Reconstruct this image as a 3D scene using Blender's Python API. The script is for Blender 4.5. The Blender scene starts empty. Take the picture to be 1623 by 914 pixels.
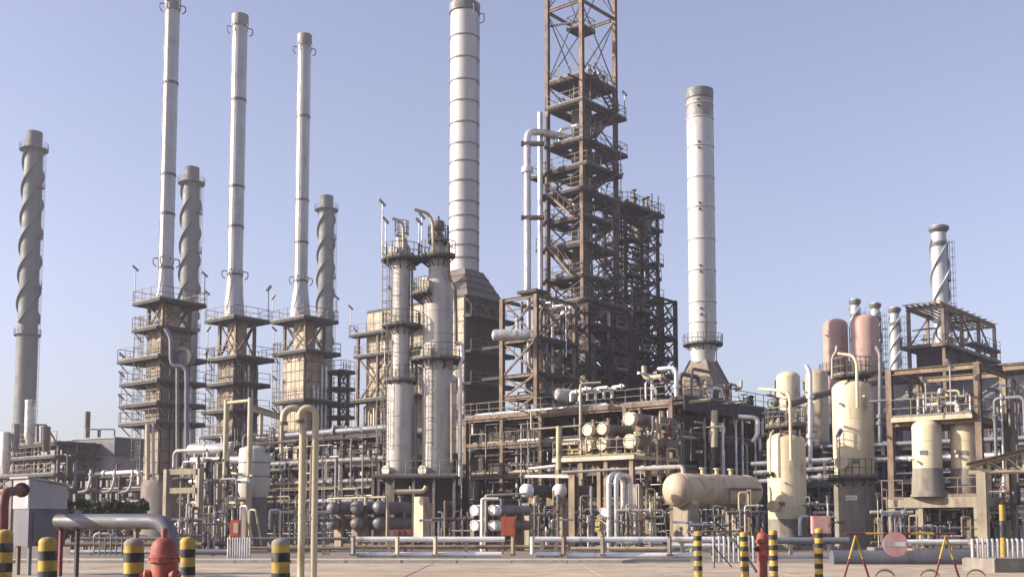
import bpy, math, random
from mathutils import Vector, Matrix
V3 = Vector
R = math.radians
scene = bpy.context.scene

# ------------------------------------------------------------------ camera
FPX, PPX, PPY, HORIZON, EYE = 1800.0, 811.5, 684.0, 832.0, 1.4   # measured in photograph pixels (1623 wide)
PITCH = math.atan((HORIZON - PPY) / FPX)
cam = bpy.data.cameras.new('camera')
cam.sensor_width = 36.0
cam.lens = FPX / 1623.0 * 36.0
cam.shift_y = (PPY - 457.0) / 1623.0
cam.clip_start, cam.clip_end = 0.1, 6000.0
camo = bpy.data.objects.new('camera', cam)
scene.collection.objects.link(camo)
camo.location = (0, 0, EYE)
camo.rotation_euler = (R(90) + PITCH, 0, 0)
scene.camera = camo

# ------------------------------------------------------------------ sky, sun, exposure
SUN_EL, SUN_AZ = R(23), math.atan2(-0.994, -0.11)      # azimuth from +Y towards +X
world = bpy.data.worlds.new('World'); scene.world = world; world.use_nodes = True
wn, wl = world.node_tree.nodes, world.node_tree.links
wn.clear()
sky = wn.new('ShaderNodeTexSky'); sky.sky_type = 'NISHITA'; sky.sun_disc = False
sky.sun_elevation = SUN_EL; sky.sun_rotation = SUN_AZ
sky.altitude = 0; sky.air_density = 1.05; sky.dust_density = 1.9; sky.ozone_density = 2.4
hsv = wn.new('ShaderNodeHueSaturation'); hsv.inputs['Saturation'].default_value = .74
tint = wn.new('ShaderNodeMix'); tint.data_type = 'RGBA'; tint.blend_type = 'MULTIPLY'
tint.inputs[0].default_value = 1.0; tint.inputs[7].default_value = (0.985, 0.90, 1.01, 1)
bg = wn.new('ShaderNodeBackground'); bg.inputs['Strength'].default_value = .119
wo = wn.new('ShaderNodeOutputWorld')
wl.new(sky.outputs[0], hsv.inputs['Color']); wl.new(hsv.outputs[0], tint.inputs[6])
wl.new(tint.outputs[2], bg.inputs[0]); wl.new(bg.outputs[0], wo.inputs[0])
sl = bpy.data.lights.new('sun', 'SUN'); sl.energy = 5.0; sl.angle = R(0.6); sl.color = (1.0, 0.89, 0.74)
so = bpy.data.objects.new('sun', sl); scene.collection.objects.link(so)
sdir = V3((math.sin(SUN_AZ) * math.cos(SUN_EL), math.cos(SUN_AZ) * math.cos(SUN_EL), math.sin(SUN_EL)))
so.rotation_euler = sdir.to_track_quat('Z', 'Y').to_euler()
so.location = sdir * 200
vs = scene.view_settings
vs.view_transform = 'Standard'; vs.look = 'None'; vs.gamma = 1.0; vs.exposure = 0.86; vs.use_curve_mapping = False

# ------------------------------------------------------------------ helpers
cT, sT = math.cos(PITCH), math.sin(PITCH)
def P(px, py, Y):
    """world point that lies at ground distance Y in the direction of a photo pixel"""
    xc, yc = (px - PPX) / FPX, -(py - PPY) / FPX
    t = Y / (cT - yc * sT)
    return V3((xc * t, Y, EYE + (sT + yc * cT) * t))
def zt(py, Y): return P(PPX, py, Y).z
def mpp(Y): return Y / FPX                       # metres per photo pixel
U = V3((math.cos(R(40)), -math.sin(R(40)), 0))   # plant grid: right and towards the road
V = V3((math.sin(R(40)), math.cos(R(40)), 0))    # right and away from the road
Z = V3((0, 0, 1))
def along(C, d, px, z=8.0):
    k = (px - PPX) / FPX
    return (k * (C.y * cT + (z - EYE) * sT) - C.x) / (d.x - k * d.y * cT)

def link(o): scene.collection.objects.link(o); return o
def thing(name, label, cat, loc, group=None):
    o = bpy.data.objects.new(name, None); link(o); o.location = loc; o.empty_display_size = 0.2
    tag(o, label, cat, group); return o
def tag(o, label=None, cat=None, group=None, kind=None):
    for k, v in (('label', label), ('category', cat), ('group', group), ('kind', kind)):
        if v: o[k] = v
    return o
def root_loc(o):
    l = V3((0, 0, 0))
    while o is not None: l += o.location; o = o.parent
    return l

class MB:
    """collects shapes in world coordinates; build() links them as ONE mesh object"""
    def __init__(s): s.v, s.f, s.sm = [], [], []
    def add(s, vs, fs, smooth=False):
        o = len(s.v); s.v.extend(vs)
        for f in fs: s.f.append([i + o for i in f]); s.sm.append(smooth)
    def box(s, c, a, b, d):
        """centre and three half-axis vectors"""
        q = [c + a*i + b*j + d*k for i in (-1, 1) for j in (-1, 1) for k in (-1, 1)]
        s.add(q, [(0,1,3,2),(4,6,7,5),(0,4,5,1),(2,3,7,6),(0,2,6,4),(1,5,7,3)]); return s
    def uv(s, o, u0, u1, v0, v1, z0, z1):
        c = o + U*((u0+u1)/2) + V*((v0+v1)/2); c.z = (z0+z1)/2
        return s.box(c, U*((u1-u0)/2), V*((v1-v0)/2), Z*((z1-z0)/2))
    def bar(s, p0, p1, w, h=None):
        h = h or w; d = p1 - p0; L = d.length
        if L < 1e-6: return s
        d = d / L; up = Z if abs(d.z) < .98 else V
        x = d.cross(up).normalized(); y = x.cross(d)
        return s.box((p0+p1)/2, x*(w/2), y*(h/2), d*(L/2))
    def lathe(s, o, ax, prof, n=20, a0=0.0, a1=2*math.pi, cap=True, smooth=True):
        ax = ax.normalized(); t = V if abs(ax.z) > .9 else Z
        x = ax.cross(t).normalized(); y = ax.cross(x)
        full = abs(a1 - a0 - 2*math.pi) < 1e-6
        m = n if full else n + 1
        ring = lambda r, h: [o + ax*h + (x*math.cos(a) + y*math.sin(a))*r for a in (a0 + (a1-a0)*i/n for i in range(m))]
        segs, cur = [], [prof[0]]
        for i in range(1, len(prof)):
            cur.append(prof[i])
            if i < len(prof) - 1:
                d0 = (prof[i][0]-prof[i-1][0], prof[i][1]-prof[i-1][1]); d1 = (prof[i+1][0]-prof[i][0], prof[i+1][1]-prof[i][1])
                l = math.hypot(*d0) * math.hypot(*d1)
                if l < 1e-9 or (d0[0]*d1[0]+d0[1]*d1[1]) / l < .8: segs.append(cur); cur = [prof[i]]
        segs.append(cur)
        for sg in segs:
            vs, fs = [], []
            for r, h in sg: vs += ring(max(r, 1e-4), h)
            for k in range(len(sg)-1):
                for i in range(n):
                    j = (i+1) % m
                    fs.append((k*m+i, k*m+j, (k+1)*m+j, (k+1)*m+i))
            s.add(vs, fs, smooth)
        if cap and full:
            for (r, h), fl in ((prof[0], True), (prof[-1], False)):
                if r > .002:
                    q = ring(r, h); s.add(q, [tuple(range(n-1, -1, -1)) if fl else tuple(range(n))])
        return s
    def cyl(s, p0, p1, r0, r1=None, n=10, cap=True):
        d = p1 - p0
        return s.lathe(p0, d, [(r0, 0), (r1 if r1 is not None else r0, d.length)], n, cap=cap)
    def tube(s, path, r, n=8, cap=True):
        vs, fs = [], []
        pr = None
        for i, p in enumerate(path):
            d = (path[min(i+1, len(path)-1)] - path[max(i-1, 0)]).normalized()
            if pr is None:
                t = Z if abs(d.z) < .9 else V
                x = d.cross(t).normalized()
            else:
                x = (pr - d*pr.dot(d)).normalized()
            pr = x; y = d.cross(x)
            vs += [p + (x*math.cos(2*math.pi*k/n) + y*math.sin(2*math.pi*k/n))*r for k in range(n)]
        for i in range(len(path)-1):
            for k in range(n):
                j = (k+1) % n
                fs.append((i*n+k, i*n+j, (i+1)*n+j, (i+1)*n+k))
        s.add(vs, fs, True)
        if cap:
            s.add(vs[:n], [tuple(range(n-1, -1, -1))]); s.add(vs[-n:], [tuple(range(n))])
        return s
    def ring(s, c, ax, r, t, n=20, m=5):
        ax = ax.normalized(); tt = V if abs(ax.z) > .9 else Z
        x = ax.cross(tt).normalized(); y = ax.cross(x)
        return s.tube([c + (x*math.cos(a)+y*math.sin(a))*r for a in (2*math.pi*i/n for i in range(n+1))], t, m, cap=False)
    def prism(s, poly, z0, z1):
        n = len(poly)
        vs = [V3((p.x, p.y, z0)) for p in poly] + [V3((p.x, p.y, z1)) for p in poly]
        s.add(vs, [tuple(range(n-1,-1,-1)), tuple(range(n, 2*n))] + [(i, (i+1)%n, n+(i+1)%n, n+i) for i in range(n)])
        return s
    def build(s, name, mat, parent=None, label=None):
        me = bpy.data.meshes.new(name)
        o0 = root_loc(parent) if parent is not None else V3((0,0,0))
        me.from_pydata([tuple(p - o0) for p in s.v], [], s.f)
        me.polygons.foreach_set('use_smooth', s.sm)
        me.materials.append(mat)
        me.validate(verbose=False); me.update()
        o = bpy.data.objects.new(name, me); link(o)
        if parent is not None: o.parent = parent
        if label: o['label'] = label
        return o

def fillet(path, rad, seg=4):
    out = [path[0]]
    for i in range(1, len(path)-1):
        a, b, c = path[i-1], path[i], path[i+1]
        d0, d1 = (a-b), (c-b)
        r = min(rad, d0.length*.49, d1.length*.49)
        p0, p1 = b + d0.normalized()*r, b + d1.normalized()*r
        for k in range(seg+1):
            t = k/seg
            out.append(p0*(1-t)**2 + b*(2*t*(1-t)) + p1*t**2)
    out.append(path[-1])
    return out

# shared unit meshes for steel members
_unit = {}
def unit_mesh(kind, mat):
    key = (kind, mat.name)
    if key in _unit: return _unit[key]
    if kind == 'box':
        out = [(-.5,-.5),(.5,-.5),(.5,.5),(-.5,.5)]
    else:   # rolled H section
        t, w = .11, .07
        out = [(-.5,-.5),(.5,-.5),(.5,-.5+t),(w,-.5+t),(w,.5-t),(.5,.5-t),(.5,.5),(-.5,.5),(-.5,.5-t),(-w,.5-t),(-w,-.5+t),(-.5,-.5+t)]
    n = len(out)
    vs = [(x, y, -.5) for x, y in out] + [(x, y, .5) for x, y in out]
    fs = [(i, (i+1) % n, n+(i+1) % n, n+i) for i in range(n)]
    if n == 4: fs += [(3,2,1,0),(4,5,6,7)]
    else:
        for o in (0, n):
            q = [(0,1,2,11),(3,4,9,10),(5,6,7,8)]
            fs += [tuple(o+i for i in (f if o else f[::-1])) for f in q]
    me = bpy.data.meshes.new('member_' + kind); me.from_pydata(vs, [], fs); me.materials.append(mat); me.update()
    _unit[key] = me
    return me
def member(name, parent, mat, p0, p1, w, h=None, kind='h', side=None):
    """a straight steel member as an object of its own (section shared)"""
    h = h or w; d = p1 - p0; L = d.length; d = d / L
    up = side or (Z if abs(d.z) < .95 else V)
    x = d.cross(up).normalized(); y = x.cross(d) if abs(d.z) < .95 or side else d.cross(x)
    m = Matrix((x*w, y*h, d*L)).transposed().to_4x4()
    m.translation = (p0+p1)/2 - (root_loc(parent) if parent else V3((0,0,0)))
    o = bpy.data.objects.new(name, unit_mesh(kind, mat)); link(o)
    o.parent = parent; o.matrix_local = m
    return o

# ------------------------------------------------------------------ materials
def make_mat(name, col, rough=.6, metal=0.0, var=.25, scale=.8, streak=.25, rust=0.0, rustcol=(.16,.075,.035), bump=.05, fine=14.0, rust_scale=1.1):
    m = bpy.data.materials.new(name); m.use_nodes = True
    col = tuple(c*.87 for c in col); rustcol = tuple(c*.87 for c in rustcol)
    n, l = m.node_tree.nodes, m.node_tree.links
    b = n['Principled BSDF']
    g = n.new('ShaderNodeNewGeometry')
    def noise(sc, det=4, vec=None):
        t = n.new('ShaderNodeTexNoise'); t.inputs['Scale'].default_value = sc; t.inputs['Detail'].default_value = det
        l.new(vec if vec is not None else g.outputs['Position'], t.inputs['Vector']); return t.outputs[0]
    def ramp(f, a, bb, lo, hi):
        r = n.new('ShaderNodeMapRange'); r.inputs[1].default_value = a; r.inputs[2].default_value = bb
        r.inputs[3].default_value = lo; r.inputs[4].default_value = hi; l.new(f, r.inputs[0]); return r.outputs[0]
    def mul(a, bb):
        k = n.new('ShaderNodeMath'); k.operation = 'MULTIPLY'; l.new(a, k.inputs[0]); l.new(bb, k.inputs[1]); return k.outputs[0]
    f = ramp(noise(scale), .3, .7, 1-var, 1+var*.6)
    f = mul(f, ramp(noise(fine, 2), .3, .7, 1-var*.35, 1+var*.3))
    if streak > 0:
        mp = n.new('ShaderNodeMapping'); mp.inputs['Scale'].default_value = (5.0, 5.0, .22); l.new(g.outputs['Position'], mp.inputs[0])
        f = mul(f, ramp(noise(1.0, 5, mp.outputs[0]), .38, .66, 1-streak, 1+streak*.25))
    cm = n.new('ShaderNodeVectorMath'); cm.operation = 'SCALE'; cm.inputs[0].default_value = col; l.new(f, cm.inputs['Scale'])
    out = cm.outputs[0]
    if rust > 0:
        mx = n.new('ShaderNodeMix'); mx.data_type = 'RGBA'
        mp = n.new('ShaderNodeMapping'); mp.inputs['Scale'].default_value = (1.6, 1.6, .7); l.new(g.outputs['Position'], mp.inputs[0])
        l.new(ramp(noise(rust_scale, 8, mp.outputs[0]), .62-rust*.3, .74-rust*.3, 0, .9), mx.inputs[0])
        l.new(out, mx.inputs[6]); mx.inputs[7].default_value = (*rustcol, 1); out = mx.outputs[2]
    l.new(out, b.inputs['Base Color'])
    l.new(ramp(noise(scale*2.3, 3), .3, .7, max(.1, rough-.12), min(1, rough+.12)), b.inputs['Roughness'])
    b.inputs['Metallic'].default_value = metal
    if bump > 0:
        bp = n.new('ShaderNodeBump'); bp.inputs['Strength'].default_value = bump; bp.inputs['Distance'].default_value = .05
        l.new(noise(fine*.5, 4), bp.inputs['Height']); l.new(bp.outputs[0], b.inputs['Normal'])
    return m
M = dict(
    silver   = make_mat('aluminium_cladding', (.50,.515,.535), .5, .2, .12, .5, .08, .12, (.33,.32,.31)),
    silver2  = make_mat('aluminium_pipe_cladding', (.72,.71,.69), .34, .45, .2, 1.0, .06, .15, (.30,.26,.22)),
    bigstack = make_mat('pale_stack_paint', (.56,.55,.545), .55, .1, .08, .3, .05, .08, (.42,.39,.36)),
    strake   = make_mat('grey_green_stack_paint', (.135,.155,.153), .65, 0, .2, .25, .16, .2, (.12,.12,.115)),
    strakefin= make_mat('strake_fin_paint', (.085,.095,.097), .7, 0, .2, .3, .1),
    palecol  = make_mat('pale_grey_column_paint', (.50,.47,.43), .6, 0, .12, .4, .10, .18, (.34,.30,.26)),
    cream    = make_mat('cream_vessel_paint', (.68,.59,.40), .55, 0, .1, .5, .09, .13, (.42,.31,.19)),
    creampipe= make_mat('cream_pipe_paint', (.48,.42,.285), .55, 0, .18, .9, .12, .14, (.3,.2,.1)),
    pink     = make_mat('salmon_vessel_paint', (.52,.335,.285), .6, 0, .12, .3, .1, .12, (.36,.22,.18)),
    tan      = make_mat('tan_drum_paint', (.56,.465,.315), .55, 0, .13, .7, .1, .2, (.32,.21,.13)),
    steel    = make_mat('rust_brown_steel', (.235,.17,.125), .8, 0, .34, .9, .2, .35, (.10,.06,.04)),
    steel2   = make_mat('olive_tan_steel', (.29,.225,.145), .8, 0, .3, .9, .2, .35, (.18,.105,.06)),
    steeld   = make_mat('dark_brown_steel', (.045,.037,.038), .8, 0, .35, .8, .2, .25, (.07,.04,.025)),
    greysteel= make_mat('grey_galvanised_steel', (.185,.185,.187), .6, .2, .25, .9, .15, .2, (.12,.09,.07)),
    deck     = make_mat('dark_grating_steel', (.052,.05,.053), .85, 0, .25, 1.5, .1, .25, (.07,.045,.03)),
    rail     = make_mat('faded_handrail_paint', (.20,.185,.155), .7, 0, .25, 1.5, .1, .25, (.12,.075,.05)),
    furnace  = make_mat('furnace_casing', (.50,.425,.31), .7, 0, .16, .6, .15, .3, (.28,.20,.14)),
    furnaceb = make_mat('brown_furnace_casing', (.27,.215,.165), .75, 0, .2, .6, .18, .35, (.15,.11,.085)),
    furnaced = make_mat('dark_shade_casing', (.07,.06,.056), .85, 0, .25, .4, .2, .25, (.065,.05,.045)),  # even dark tone, standing in for shade on filler boxes and a furnace face
    brownves = make_mat('brown_lagged_vessel', (.175,.147,.13), .75, 0, .2, .5, .15, .2, (.11,.085,.07)),
    concrete = make_mat('weathered_concrete', (.29,.26,.22), .9, 0, .24, .7, .2, .3, (.18,.155,.13), bump=.15),
    fireproof= make_mat('fireproofing_concrete', (.35,.305,.225), .9, 0, .22, .8, .18, .25, (.22,.175,.125), bump=.15),
    kerb     = make_mat('pale_kerb_concrete', (.55,.50,.42), .9, 0, .18, .8, .1, .2, (.36,.31,.25), bump=.2),
    railpipe = make_mat('bright_rail_cladding', (.86,.86,.855), .34, .15, .12, 1.2, .05, .12, (.4,.36,.32)),
    exshell  = make_mat('shaded_exchanger_brown', (.21,.16,.115), .7, 0, .2, .8, .12, .2, (.13,.09,.065)),  # shade on the bodies put into this brown; the sunlit ends use cream
    maingrey = make_mat('dull_grey_water_main', (.13,.135,.155), .55, .05, .18, .9, .1, .25, (.10,.09,.085)),
    soot     = make_mat('heat_stained_cladding', (.33,.31,.305), .6, .1, .15, .5, .2, .2, (.25,.23,.22)),
    white    = make_mat('white_enamel', (.76,.76,.74), .5, 0, .1, 2., .1, .08, (.4,.36,.3)),
    galv     = make_mat('pale_barrier_paint', (.60,.60,.59), .5, .1, .2, 2., .15, .2, (.34,.28,.23)),
    greybox  = make_mat('grey_cabinet_paint', (.33,.325,.345), .55, .1, .14, .9, .12, .12, (.24,.21,.2)),
    greyboxd = make_mat('dark_grey_cabinet_paint', (.11,.112,.135), .55, .1, .14, .9, .12),
    pipegrey = make_mat('grey_main_paint', (.20,.205,.235), .55, .1, .15, .7, .1, .15, (.18,.165,.16)),
    black    = make_mat('black_paint', (.02,.02,.022), .65, 0, .3, 5., .2, .32, (.10,.09,.075), rust_scale=6.),
    yellow   = make_mat('yellow_paint', (.56,.38,.05), .65, 0, .25, 5., .3, .36, (.22,.16,.08), rust_scale=6.),
    red      = make_mat('hydrant_red_paint', (.42,.095,.06), .65, 0, .3, 5., .3, .38, (.22,.075,.05), rust_scale=5.),
    orange   = make_mat('orange_cabinet_paint', (.62,.14,.07), .6, 0, .15, 2., .2, .12, (.4,.12,.07)),
    dkred    = make_mat('dull_red_paint', (.16,.026,.024), .65, 0, .22, 2., .2, .2, (.12,.045,.03)),
    fadedred = make_mat('faded_red_enamel', (.66,.36,.33), .65, 0, .12, 4., .15),
    roofgrey = make_mat('grey_roof_sheet', (.24,.225,.21), .75, 0, .1, .3, .05, .1, (.13,.11,.095)),
    shedwall = make_mat('blue_grey_wall_sheet', (.46,.46,.48), .65, .1, .14, .4, .12, .15, (.22,.21,.2)),
    green    = make_mat('green_valve_paint', (.05,.15,.08), .6, 0, .2, 2., .1),
    lamp     = make_mat('grey_floodlight_casing', (.26,.26,.27), .5, .3, .1, 3., 0),
    bark     = make_mat('bark', (.09,.07,.05), .9, 0, .3, 4., .2),
    leaf     = make_mat('dusty_green_leaf', (.05,.07,.026), .75, 0, .5, 2.5, 0, 0, bump=0),
    rubber   = make_mat('black_rubber_hose', (.02,.02,.022), .5, 0, .2, 4., 0),
)
def ground_mat(name, c1, c2, c3, scale=.35):
    m = make_mat(name, c1, .95, 0, .2, scale, 0, .42, c2, bump=.35, fine=9., rust_scale=.5)
    n, l = m.node_tree.nodes, m.node_tree.links; b = n['Principled BSDF']
    src = b.inputs['Base Color'].links[0].from_socket
    g = [x for x in n if x.type == 'NEW_GEOMETRY'][0]
    mp = n.new('ShaderNodeMapping'); mp.inputs['Scale'].default_value = (.10, 1.6, 1); l.new(g.outputs['Position'], mp.inputs[0])   # tyre tracks along the road
    t = n.new('ShaderNodeTexNoise'); t.inputs['Scale'].default_value = 1.0; t.inputs['Detail'].default_value = 6; l.new(mp.outputs[0], t.inputs['Vector'])
    t2 = n.new('ShaderNodeTexNoise'); t2.inputs['Scale'].default_value = 1.3; t2.inputs['Detail'].default_value = 7; l.new(g.outputs['Position'], t2.inputs['Vector'])
    for tx, lo, hi, amt, col in ((t, .48, .68, .75, c3), (t2, .62, .70, .7, tuple(k*.6 for k in c2))):
        r = n.new('ShaderNodeMapRange'); r.inputs[1].default_value = lo; r.inputs[2].default_value = hi; r.inputs[4].default_value = amt; l.new(tx.outputs[0], r.inputs[0])
        mx = n.new('ShaderNodeMix'); mx.data_type = 'RGBA'; l.new(r.outputs[0], mx.inputs[0]); l.new(src, mx.inputs[6]); mx.inputs[7].default_value = (*col, 1); src = mx.outputs[2]
    l.new(src, b.inputs['Base Color'])
    return m
M['sand'] = ground_mat('dusty_gravel', (.25,.21,.165), (.16,.13,.10), (.19,.16,.125))
M['road'] = ground_mat('sandy_road_concrete', (.485,.39,.285), (.35,.275,.20), (.23,.185,.145), .25)
# ------------------------------------------------------------------ builders for plant parts
rng = random.Random(7)
def rail_path(mb, pts, h=1.1, closed=False, t=.05, step=1.3):
    pts = list(pts) + ([pts[0]] if closed else [])
    for a, b in zip(pts[:-1], pts[1:]):
        L = (b-a).length; k = max(1, round(L/step))
        for zz, tt in ((h, t), (h*.52, t*.8)): mb.bar(a+Z*zz, b+Z*zz, tt)
        mb.bar(a+Z*.09, b+Z*.09, .015, .15)
        for i in range(k+1):
            p = a + (b-a)*(i/k)
            mb.bar(p, p+Z*h, t*.9)
def deck_uv(parent, o, u0, u1, v0, v1, z, rails='nesw', hole=None, th=.14, rm=None, dm=None, lamp=()):
    """rectangular grating platform in the plant grid with edge beams and handrail; hole = (u0,u1,v0,v1)"""
    mb = MB()
    if hole:
        a0, a1, b0, b1 = hole
        mb.uv(o, u0, u1, v0, b0, z-th, z); mb.uv(o, u0, u1, b1, v1, z-th, z)
        mb.uv(o, u0, a0, b0, b1, z-th, z); mb.uv(o, a1, u1, b0, b1, z-th, z)
    else: mb.uv(o, u0, u1, v0, v1, z-th, z)
    d = mb.build('platform', dm or M['deck'], parent)
    e = MB()   # edge channels, a little proud of the grating
    w = .05
    e.uv(o, u0-w, u1+w, v0-w, v0, z-th-.1, z+.02); e.uv(o, u0-w, u1+w, v1, v1+w, z-th-.1, z+.02)
    e.uv(o, u0-w, u0, v0, v1, z-th-.1, z+.02); e.uv(o, u1, u1+w, v0, v1, z-th-.1, z+.02)
    e.build('edge_beam', rm or M['deck'], d)
    r = MB(); q = lambda u, v: V3((o.x, o.y, 0)) + U*u + V*v + Z*z
    c = {'s': (q(u0,v0), q(u1,v0)), 'e': (q(u1,v0), q(u1,v1)), 'n': (q(u1,v1), q(u0,v1)), 'w': (q(u0,v1), q(u0,v0))}
    for k in rails: rail_path(r, c[k])
    if rails: r.build('railing', M['rail'], d)
    for (u, v) in lamp: floodlight(d, q(u, v), 2.4 + rng.random()*.8, V3((-.8, -.2, 0)) if rng.random() < .6 else V3((.7, -.3, 0)))
    return d
def floodlight(parent, p, h, d):
    mb = MB(); mb.bar(p, p+Z*h, .06)
    d = (d + Z*.75).normalized(); c = p + Z*(h+.1)
    x = d.cross(Z).normalized(); y = x.cross(d)
    mb.box(c, x*.09, y*.07, d*.34); mb.box(c - y*.09, x*.13, y*.02, d*.26)
    return mb.build('floodlight', M['lamp'], parent)
def ring_deck(parent, c, r0, r1, z, a0=0., a1=2*math.pi, rail=True, n=18, brackets=True, th=.12):
    mb = MB(); base = V3((c.x, c.y, z))
    ang = [a0 + (a1-a0)*i/n for i in range(n+1)]
    pt = lambda a, r, dz=0: base + V3((math.cos(a)*r, math.sin(a)*r, dz))
    vs, fs = [], []
    for a in ang: vs += [pt(a, r0), pt(a, r1), pt(a, r1, -th), pt(a, r0, -th)]
    for i in range(n):
        k = i*4
        fs += [(k, k+1, k+5, k+4), (k+1, k+2, k+6, k+5), (k+2, k+3, k+7, k+6)]
    full = abs(a1-a0-2*math.pi) < 1e-4
    if not full: fs += [(0,3,2,1), (n*4, n*4+1, n*4+2, n*4+3)]
    mb.add(vs, fs)
    d = mb.build('platform', M['deck'], parent)
    if brackets:
        for a in ang[::2]:
            b = MB(); b.bar(pt(a, r0*.98, -.75*(r1-r0)-.1), pt(a, r1*.96, -th), .07); b.bar(pt(a, r0, -th-.05), pt(a, r1*.97, -th-.05), .08, .1)
            b.build('bracket', M['deck'], d)
    if rail:
        r = MB(); pts = [pt(a, r1-.03) for a in (ang[:-1] if full else ang)]
        rail_path(r, pts, closed=full, step=2.2)
        r.build('railing', M['rail'], d)
    return d
def ladder(parent, p, z0, z1, d, cage=True, mat=None):
    """d = unit direction pointing away from the wall"""
    mb = MB(); s = d.cross(Z).normalized(); a, b = V3((p.x, p.y, z0)), V3((p.x, p.y, z1))
    for k in (-1, 1): mb.bar(a + s*.22*k, b + s*.22*k, .05)
    n = int((z1-z0)/.33)
    for i in range(1, n): mb.bar(a + s*.22 + Z*i*.33, a - s*.22 + Z*i*.33, .025)
    if cage:
        z = z0 + 2.3
        while z < z1:
            c = V3((p.x, p.y, z)) + d*.36
            pts = [c + (s*math.cos(t) + d*math.sin(t))*.37 for t in (R(-40+ i*26) for i in range(11))]
            mb.tube(pts, .022, 4); z += .9
        for t in (-30, 20, 90, 160, 210):
            q = (s*math.cos(R(t)) + d*math.sin(R(t)))*.37 + d*.36
            mb.bar(V3((p.x, p.y, z0+2.3)) + q, V3((p.x, p.y, z1)) + q, .025)
    return mb.build('ladder', mat or M['rail'], parent)
def stair(parent, p0, p1, w=.8, mat=None):
    mb = MB(); d = p1 - p0; h = V3((d.x, d.y, 0)); s = h.cross(Z).normalized()
    for k in (-1, 1):
        mb.bar(p0 + s*w/2*k, p1 + s*w/2*k, .05, .22)
        mb.bar(p0 + s*w/2*k + Z*.95, p1 + s*w/2*k + Z*.95, .045)
        for i in range(5): q = p0 + d*(i/4) + s*w/2*k; mb.bar(q, q+Z*.95, .04)
    n = max(3, int(abs(d.z)/.25))
    for i in range(n):
        q = p0 + d*((i+.5)/n); mb.box(q, s*w/2, h.normalized()*.13, Z*.02)
    return mb.build('stair', mat or M['steeld'], parent)
def steel_frame(parent, C, us, vs, zs, mat, col=.32, bm=.3, brace=('s', 'e'), inner=True, br=.15, bmat=None, skip_brace=0., z0=0., back=True, bracemat=None):
    """columns at us x vs (grid offsets from the near corner C), beams at every level, X bracing on the named faces"""
    q = lambda u, v, z: V3((C.x, C.y, 0)) + U*u + V*v + Z*z
    bmat = bmat or mat; bracemat = bracemat or bmat
    for i, u in enumerate(us):
        for j, v in enumerate(vs):
            if not inner and 0 < i < len(us)-1 and 0 < j < len(vs)-1: continue
            member('column', parent, mat, q(u, v, z0), q(u, v, zs[-1]+.15), col)
    for z in zs:
        for v in vs:
            for a, b in zip(us[:-1], us[1:]): member('beam', parent, bmat, q(a, v, z), q(b, v, z), bm*.7, bm)
        for u in us:
            for a, b in zip(vs[:-1], vs[1:]): member('beam', parent, bmat, q(u, a, z-.002), q(u, b, z-.002), bm*.7, bm)
    lev = [z0] + list(zs)
    for za, zb in zip(lev[:-1], lev[1:]):
        def X(p00, p01, p10, p11):
            if rng.random() < skip_brace: return
            member('brace', parent, bracemat, p00, p11, br, br, 'box'); 
            e = (p01-p00).cross(p11-p00).normalized()*br*.7
            member('brace', parent, bracemat, p01+e, p10+e, br, br, 'box')
        for k, f in (('s', vs[0]), ('n', vs[-1])):
            if k in brace:
                for a, b in zip(us[:-1], us[1:]): X(q(a, f, za), q(a, f, zb), q(b, f, za), q(b, f, zb))
        for k, f in (('e', us[-1] if us[-1] > us[0] else us[0]), ('w', us[0] if us[-1] > us[0] else us[-1])):
            if k in brace:
                for a, b in zip(vs[:-1], vs[1:]): X(q(f, a, za), q(f, a, zb), q(f, b, za), q(f, b, zb))
def span(a, b, n): return [a + (b-a)*i/n for i in range(n+1)]
PIPEMATS = ['silver2']*4 + ['creampipe']*3 + ['greysteel']*5 + ['steel']*3 + ['pipegrey']*3 + ['steeld']*4 + ['steel2']*3 + ['brownves']*2
def pipe(parent, path, r, mat, rad=None, name='pipe', n=8, flanges=0):
    mb = MB(); pth = fillet(path, rad or r*3.2) if len(path) > 2 else path
    mb.tube(pth, r, n)
    o = mb.build(name, mat, parent)
    if flanges:
        for i in range(flanges):
            k = rng.randrange(len(path)-1); a, b = path[k], path[k+1]
            if (b-a).length < r*8: continue
            t = .2 + .6*rng.random(); p = a + (b-a)*t; d = (b-a).normalized()
            f = MB(); f.cyl(p - d*r*.5, p + d*r*.5, r*1.7, n=12); f.cyl(p + d*r*.55, p + d*r*.9, r*1.7, n=12)
            f.build('flange', mat, o)
    return o
def valve(parent, p, d, r, mat, wheelmat):
    mb = MB(); d = d.normalized()
    mb.lathe(p - d*r*3, d, [(r*1.7, 0), (r*1.7, r*.6), (r*.9, r*.8), (r*1.5, r*3), (r*.9, r*5.2), (r*1.7, r*5.4), (r*1.7, r*6)], 10)
    up = Z if abs(d.z) < .5 else -V
    mb.cyl(p, p + up*r*5, r*.5, n=6); mb.cyl(p + up*r*2, p + up*r*2.6, r*1.3, n=8)
    o = mb.build('valve', mat, parent)
    w = MB(); c = p + up*r*5; w.ring(c, up, r*2, r*.28, 12, 5)
    s = up.cross(V if abs(up.z) > .5 else Z).normalized(); t = s.cross(up)
    w.bar(c - s*r*2, c + s*r*2, r*.3); w.bar(c - t*r*2, c + t*r*2, r*.3)
    w.build('handwheel', wheelmat, o)
    return o
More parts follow.
